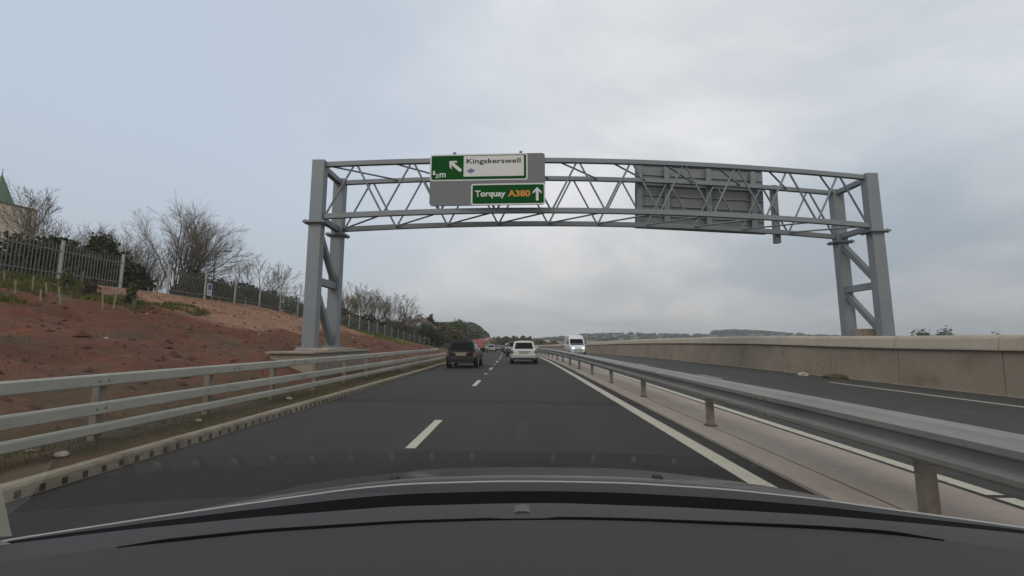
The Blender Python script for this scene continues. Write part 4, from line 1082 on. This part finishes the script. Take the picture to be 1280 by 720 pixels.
    for s in (-1, 1):
        mb = MB(); ym = c['yw'] - .35 if not van else L_ - 1.15
        mb.hexa([(s*hw*.93, ym, B-.02), (s*(hw+.17), ym-.03, B), (s*(hw+.17), ym+.07, B), (s*hw*.93, ym+.06, B-.02), (s*hw*.93, ym, B+.1), (s*(hw+.17), ym-.02, B+(.15 if not van else .26)), (s*(hw+.17), ym+.07, B+(.15 if not van else .26)), (s*hw*.93, ym+.05, B+.1)])
        bevel(mb.build('wing_mirror', pm if not van else M['plastic'], e), .02, 2)
    if front or True:
        for s in (-1, 1):
            mb = MB(); zt = (B - .36 if not van else .86)
            mb.box((s*hw*.60-.14, L_-.12, zt-.09), (s*hw*.60+.14, L_+.015, zt+.07)); bevel(mb.build('headlight', M['headlight'] if front else M['amber'], e), .02, 2)
        mb = MB(); mb.box((-hw*.4, L_-.05, .50), (hw*.4, L_+.012, .66)); mb.build('grille', M['plastic'], e)
        mb = MB(); mb.box((-hw*.8, L_-.2, .28), (hw*.8, L_+.05, .46)); bevel(mb.build('bumper', pm if not van else P['silver'], e), .04, 2)
        if front: mb = MB(); mb.box((-.26, L_+.03, .47), (.26, L_+.06, .58)); mb.build('number_plate', M['plate_w'], e)
    return e
car('hatchback', 'black hatchback in the left lane ahead, seen from behind', -2.88, 22.0, P['black'], 3.6, 1.60, 1.40, 'hatch', rz=-.015)
car('estate_car', 'white hatchback in the right lane ahead with its brake side towards us',   .40, 26.5, P['white'], 4.3, 1.66, 1.40, 'estate')
car('saloon_car', 'dark green car half hidden just ahead of the white hatchback', .0, 41, P['green'], 4.3, 1.66, 1.44, 'saloon')
car('hatchback', 'white car between the dark green saloon and the dark car further ahead', -.1, 66, P['white'], 3.9, 1.7, 1.5, 'hatch')
car('saloon_car', 'dark car far ahead left of the white one in the right lane', .1, 84, P['black'], 4.3, 1.75, 1.46, 'saloon')
car('hatchback', 'second dark car in the far queue, just beyond the first dark one', .2, 98, P['green'], 4.2, 1.75, 1.5, 'hatch')
car('saloon_car', 'small silver car far ahead in the left lane', -3.1, 84, P['silver'], 4.3, 1.75, 1.44, 'saloon')
car('hatchback', 'dark car in front of the small silver car, further down the left lane', -3.0, 112, P['grey'], 4.2, 1.75, 1.5, 'hatch')
car('hatchback', 'pale car waiting at the far left kerb beside the red lorry', -6.6, 92, P['white'], 4.2, 1.75, 1.5, 'hatch')
for k, (X, Y, pm, nm) in enumerate([(.3, 128, 'silver', 'silver'), (-3, 135, 'white', 'white'), (.2, 150, 'black', 'black'), (-3.0, 158, 'red', 'red'), (.3, 172, 'white', 'tiny white'), (-3.2, 182, 'grey', 'tiny grey')]):
    car('hatchback', nm + ' car far down the carriageway in the queue near the vanishing point', X, Y, P[pm], 4.2, 1.75, 1.5, 'hatch')
# white van coming the other way (front towards us)
van = car('van', 'white van with headlights on coming towards us behind the central barrier', 7.95, 58.5, P['vanwhite'], 5.2, 2.0, 2.45, 'van', cat='van', front=True, belt=1.35)
mb = MB(); mb.hexa([(-.88, 4.05, 1.33), (.88, 4.05, 1.33), (.82, 4.72, 1.19), (-.82, 4.72, 1.19), (-.88, 4.05, 1.385), (.88, 4.05, 1.385), (.82, 4.72, 1.245), (-.82, 4.72, 1.245)])
mb.build('blue_bonnet_band', P['blue'], van)
# red lorry standing on the widening at the left
p = W(-5.45, 78)
lo_ = empty('lorry', p, 'red box lorry at the left edge of the road beyond the black hatchback', 'lorry', rz=.05)
mb = MB(); mb.box((-1.0, 0, .55), (1.0, 5.4, 2.3)); bevel(mb.build('cargo_box', P['red'], lo_), .04, 2)
mb = MB(); mb.box((-.95, -.012, .65), (-.02, .0, 2.2)); mb.box((.02, -.012, .65), (.95, .0, 2.2)); mb.build('rear_door', P['red'], lo_)
mb = MB(); mb.box((-1.0, 5.5, .6), (1.0, 7.0, 2.3)); bevel(mb.build('cab', P['white'], lo_), .12, 3)
mb = MB(); mb.box((-.4, .1, .5), (-.25, 6.8, .74)); mb.box((.25, .1, .5), (.4, 6.8, .74)); mb.build('chassis', M['plastic'], lo_)
mb = MB(); mb.box((-1.05, -.04, .5), (1.05, .08, .72)); mb.build('rear_bar', M['plate_w'], lo_)
for y_ in (1.3, 6.1):
    for s in (-1, 1):
        mb = MB(); mb.tube((s*.78, y_, .42), (s*1.03, y_, .42), .42, n=18); wh = mb.build('wheel', M['rubber'], lo_)
        mb = MB(); mb.tube((s*1.0, y_, .42), (s*1.045, y_, .42), .24, n=12); mb.build('rim', M['rim'], wh)
for s in (-1, 1):
    mb = MB(); mb.box((s*.85-.14, -.06, .54), (s*.85+.14, -.041, .68)); mb.build('tail_light', M['taillight'], lo_)

# ------------------------------------------------------------ own car: bonnet, cowl, dashboard, windscreen
own = empty('car', (0, .6, 0), 'dark dashboard, windscreen and silver grey bonnet of the car we look out from', 'car')
def opart(mb, name, m_, parent=own, smooth=True):
    o = mb.build(name, m_, parent)
    if parent is own: o.location = (0, -.6, 0)
    if smooth:
        for q in o.data.polygons: q.use_smooth = True
    return o
cA = [(232, 642), (250, 637), (290, 627), (330, 617), (400, 602), (480, 593), (528, 587), (587, 584.3), (661, 583.5), (759, 585), (806, 587.5), (877, 596), (925, 602.5), (975, 610), (1010, 617), (1040, 624)]
cB = [(-200, 730), (-100, 702), (0, 676), (100, 660.5), (211, 643.5), (320, 627.6), (439, 610.7), (510, 604.3), (617, 601.3), (700, 601.5), (788, 603.5), (907, 611), (1020, 623), (1115, 636.5), (1200, 648), (1280, 659), (1400, 680), (1500, 700)]
cD = [(-200, 734), (-100, 706), (0, 681), (160, 662), (320, 646.4), (498, 632.6), (640, 629), (700, 628.8), (850, 634), (1020, 643.6), (1150, 654.5), (1280, 667), (1400, 684), (1500, 702)]
cC = [(x, y + (interp(x, cD) - y) * .45) for x, y in cB]
cG = [(146, 683.5), (320, 664.9), (498, 653), (623, 648.8), (720, 648), (800, 650), (1020, 659.7), (1100, 665.5), (1180, 674.5)]
def dpt(px, py, d0, k=.28):
    d = ray(px, py); d = d / d.y; Yd = d0
    for _ in range(12): Yd = .5 * Yd + .5 * (d0 - k * (d.x * Yd) ** 2)
    return Vector((d.x * Yd, Yd, d.z * Yd + EYE))
def grid(mb, rows, mi=0):
    n = len(rows[0]); v = [p for r_ in rows for p in r_]
    mb.add(v, [(j*n+i, j*n+i+1, (j+1)*n+i+1, (j+1)*n+i) for j in range(len(rows)-1) for i in range(n-1)], mi, True)
def smooth_interp(x, pts):
    # average of nearby linear interpolations rounds the corners
    return sum(interp(x + dx, pts) for dx in (-24, -12, 0, 12, 24)) / 5
M['bonnet'] = mat('bonnet_paint', (.075, .074, .072), .26, .03, 3, metallic=.3, coat=.3)
M['dash'] = mat('dashboard_plastic', (.030, .0275, .0268), .75, .05, 30, bump=.0006, bscale=700)
M['dash_upper'] = mat('dashboard_lip', (.043, .040, .0405), .7, .04, 30, bump=.0005, bscale=700)
M['blackgap'] = mat('black_trough', (.004, .004, .004), .9, .02, spec=.1)
M['cowl'] = mat('cowl_plastic', (.022, .022, .022), .6, .06)
xsA = [240 + i * (795 / 40) for i in range(41)]
def dA(px): return min(1.9, .86 * FPX / max(60, abs(px - 648)))
rA = [dpt(x, smooth_interp(x, cA), dA(x) + .28 * (.86 if dA(x) < 1.9 else abs(x-648)/FPX*1.9) ** 2) for x in xsA]
rB = [dpt(x, smooth_interp(x, cB) , 1.12) for x in xsA]
rows = [rB]
for t in (.25, .5, .75): rows.append([a.lerp(b, t) + Vector((0, 0, .004 * math.sin(math.pi * t))) for a, b in zip(rB, rA)])
rows.append(rA)
rows.append([Vector((p.x, p.y + .12, p.z - .075)) for p in rA]); rows.append([Vector((p.x * .98, p.y + .25, p.z - .22)) for p in rA]); rows.append([Vector((p.x * .95, p.y + .3, .35)) for p in rA])
mb = MB(); grid(mb, rows)
o = opart(mb, 'bonnet', M['bonnet']); so_ = o.modifiers.new('thick', 'SOLIDIFY'); so_.thickness = .01; so_.offset = -1
xsC = [-160 + i * 20 for i in range(81)]
bB = [dpt(x, smooth_interp(x, cB) - .8, 1.115) for x in xsC]; bB2 = [dpt(x, smooth_interp(x, cB) + 1.1, 1.11) for x in xsC]
mb = MB(); grid(mb, [bB, bB2]); o = opart(mb, 'bonnet_edge_highlight', mat('pale_edge', (.42, .42, .41), .5, .03)); so_ = o.modifiers.new('thick', 'SOLIDIFY'); so_.thickness = .004  # pale strip painted as the highlight along the bonnet's rear edge
bC = [dpt(x, smooth_interp(x, cC), .965) for x in xsC]
mb = MB(); grid(mb, [bB2, bC]); opart(mb, 'wiper_cowl', M['cowl'])
bD0 = [dpt(x, smooth_interp(x, cD) + 3, .90) for x in xsC]
mb = MB(); grid(mb, [bC, bD0]); opart(mb, 'windscreen_seal', M['blackgap'])
# dashboard
bD = [dpt(x, smooth_interp(x, cD), .86) for x in xsC]
def groove(x): return smooth_interp(x, [(-200, 738)] + [(0, 703)] + cG + [(1320, 696)] + [(1500, 720)])
bG = [dpt(x, max(groove(x), interp(x, cD) + 6), .76) for x in xsC]
e1 = [p.lerp(q, .5) + Vector((0, 0, .003)) for p, q in zip(bD, bG)]
low = [dpt(x, 730 + abs(x - 640) * .03, .50, .1) for x in xsC]; low2 = [Vector((p.x, p.y - .2, p.z - .02)) for p in low]; low3 = [Vector((p.x, p.y - .28, p.z - .35)) for p in low]
edge = [Vector((p.x, p.y + .012, p.z - .012)) for p in bD]
edge2 = [Vector((p.x, p.y + .02, p.z - .12)) for p in bD]
mb = MB(); grid(mb, [edge2, edge, bD, e1, bG], 0); grid(mb, [bG, [p.lerp(q, .33) for p, q in zip(bG, low)], [p.lerp(q, .66) for p, q in zip(bG, low)], low, low2, low3], 1)
dash = opart(mb, 'dashboard', [M['dash_upper'], M['dash']])
ga = []; gb = []
xg = [146 + i * (1034 / 60) for i in range(61)]
for x in xg:
    yy = smooth_interp(x, cG) if 170 < x < 1156 else interp(x, cG); t = min(1, (x - 146) / 60, (1180 - x) / 60)
    wd = (1.9 if abs(x - 653) > 40 else .7) * max(0.05, t) * (1 + .8 * min(1, abs(x - 650) / 450))
    ga.append(dpt(x, yy - wd, .757)); gb.append(dpt(x, yy + wd * .7, .753))
mb = MB(); grid(mb, [ga, gb]); o = opart(mb, 'demister_slot', M['blackgap']); so_ = o.modifiers.new('thick', 'SOLIDIFY'); so_.thickness = .003
mb = MB()
for i in range(21):
    px = 90 + i * 55
    if abs(px - 640) < 20: continue
    a = dpt(px, interp(px, cD), .86)
    mb.hexa([(a.x-.004, a.y+.022, a.z-.03), (a.x+.004, a.y+.022, a.z-.03), (a.x+.004, a.y+.075, a.z-.05), (a.x-.004, a.y+.075, a.z-.05), (a.x-.004, a.y+.022, a.z-.018), (a.x+.004, a.y+.022, a.z-.018), (a.x+.004, a.y+.075, a.z-.036), (a.x-.004, a.y+.075, a.z-.036)])
opart(mb, 'demister_vent', mat('vent_rib', (.10, .10, .10), .6, .03), smooth=False)
k0 = dpt(653, 645.5, .80)
mb = MB(); w_ = .0185
for i in range(7): 
    pass
pr = [(-w_, 0), (w_, 0), (w_, .010), (w_*.8, .0165), (w_*.4, .019), (-w_*.4, .019), (-w_*.8, .0165), (-w_, .010)]
mb.add([(k0.x+a, k0.y-.012, k0.z+b-.006) for a, b in pr] + [(k0.x+a*.85, k0.y+.03, k0.z+b*.8-.006) for a, b in pr], [tuple(range(8)), tuple(range(15, 7, -1))] + [(k, (k+1) % 8, (k+1) % 8 + 8, k + 8) for k in range(8)])
opart(mb, 'light_sensor', mat('sensor_cap', (.065, .06, .052), .45, .05), smooth=False)
for px, py in ((493, 598), (822, 597)):
    q = dpt(px, py, 1.35); mb = MB(); mb.hexa([(q.x-.018, q.y-.02, q.z-.012), (q.x+.018, q.y-.02, q.z-.012), (q.x+.015, q.y+.03, q.z-.012), (q.x-.015, q.y+.03, q.z-.012), (q.x-.010, q.y-.012, q.z+.010), (q.x+.010, q.y-.012, q.z+.010), (q.x+.006, q.y+.02, q.z+.005), (q.x-.006, q.y+.02, q.z+.005)])
    bevel(opart(mb, 'washer_nozzle', M['cowl'], smooth=False), .004, 2)
# pillar trim, bottom left corner
mb = MB()
def poly3(pts, Yd, th):
    a = [at(x, y, Yd) for x, y in pts]; b = [Vector((0, 0, EYE)) + (p - Vector((0, 0, EYE))) * 1.05 for p in a]; n = len(a)
    mb.add(a + b, [tuple(range(n)), tuple(range(2*n-1, n-1, -1))] + [(k, (k+1) % n, (k+1) % n + n, k + n) for k in range(n)])
poly3([(-60, 560), (-4, 590), (6, 628), (13, 662), (15, 670), (-60, 675)], .70, .03)
poly3([(-60, 676), (4, 676), (15, 680), (6, 688), (-60, 706)], .69, .03)
opart(mb, 'pillar_trim', mat('pale_trim', (.27, .275, .255), .6, .04), smooth=False)
# windscreen glass
gm = bpy.data.materials.new('windscreen_glass'); gm.use_nodes = True
n_ = gm.node_tree.nodes; l_ = gm.node_tree.links; n_.clear()
out = n_.new('ShaderNodeOutputMaterial'); tb = n_.new('ShaderNodeBsdfTransparent'); tb.inputs[0].default_value = (.93, .95, .94, 1)
gl = n_.new('ShaderNodeBsdfGlossy'); gl.inputs['Roughness'].default_value = .03; gl.inputs[0].default_value = (1, 1, 1, 1)
lw = n_.new('ShaderNodeLayerWeight'); pw5 = n_.new('ShaderNodeMath'); pw5.operation = 'POWER'; pw5.inputs[1].default_value = 5; l_.new(lw.outputs['Facing'], pw5.inputs[0])
fr = n_.new('ShaderNodeMath'); fr.operation = 'MULTIPLY_ADD'; fr.inputs[1].default_value = 1.45; fr.inputs[2].default_value = .045; fr.use_clamp = True; l_.new(pw5.outputs[0], fr.inputs[0])
mxs = n_.new('ShaderNodeMixShader'); l_.new(fr.outputs[0], mxs.inputs[0]); l_.new(tb.outputs[0], mxs.inputs[1]); l_.new(gl.outputs[0], mxs.inputs[2]); l_.new(mxs.outputs[0], out.inputs[0])
mb = MB(); rows = []
for j in range(13):
    t = j / 12; r_ = []
    for i in range(33):
        X = -1.3 + 2.6 * i / 32
        r_.append(Vector((X * (1 - .12 * t), 1.07 - .26 * X * X * (1 - .3 * t) - .95 * t, .915 + .55 * t + .03 * math.sin(math.pi * t))))
    rows.append(r_)
grid(mb, rows); opart(mb, 'windscreen', gm)

# ------------------------------------------------------------ haze
mb = MB(); mb.box((-3300, -120, -14), (3300, 3700, 150))
hz_o = mb.build('haze', []); tag(hz_o, kind='stuff')
hm = bpy.data.materials.new('haze_air'); hm.use_nodes = True; t_ = hm.node_tree; t_.nodes.clear()
ho = t_.nodes.new('ShaderNodeOutputMaterial'); pv = t_.nodes.new('ShaderNodeVolumePrincipled'); pv.inputs['Color'].default_value = (.82, .88, .94, 1)
pv.inputs['Density'].default_value = .00028; pv.inputs['Anisotropy'].default_value = .2; t_.links.new(pv.outputs[0], ho.inputs['Volume'])
hz_o.data.materials.append(hm)
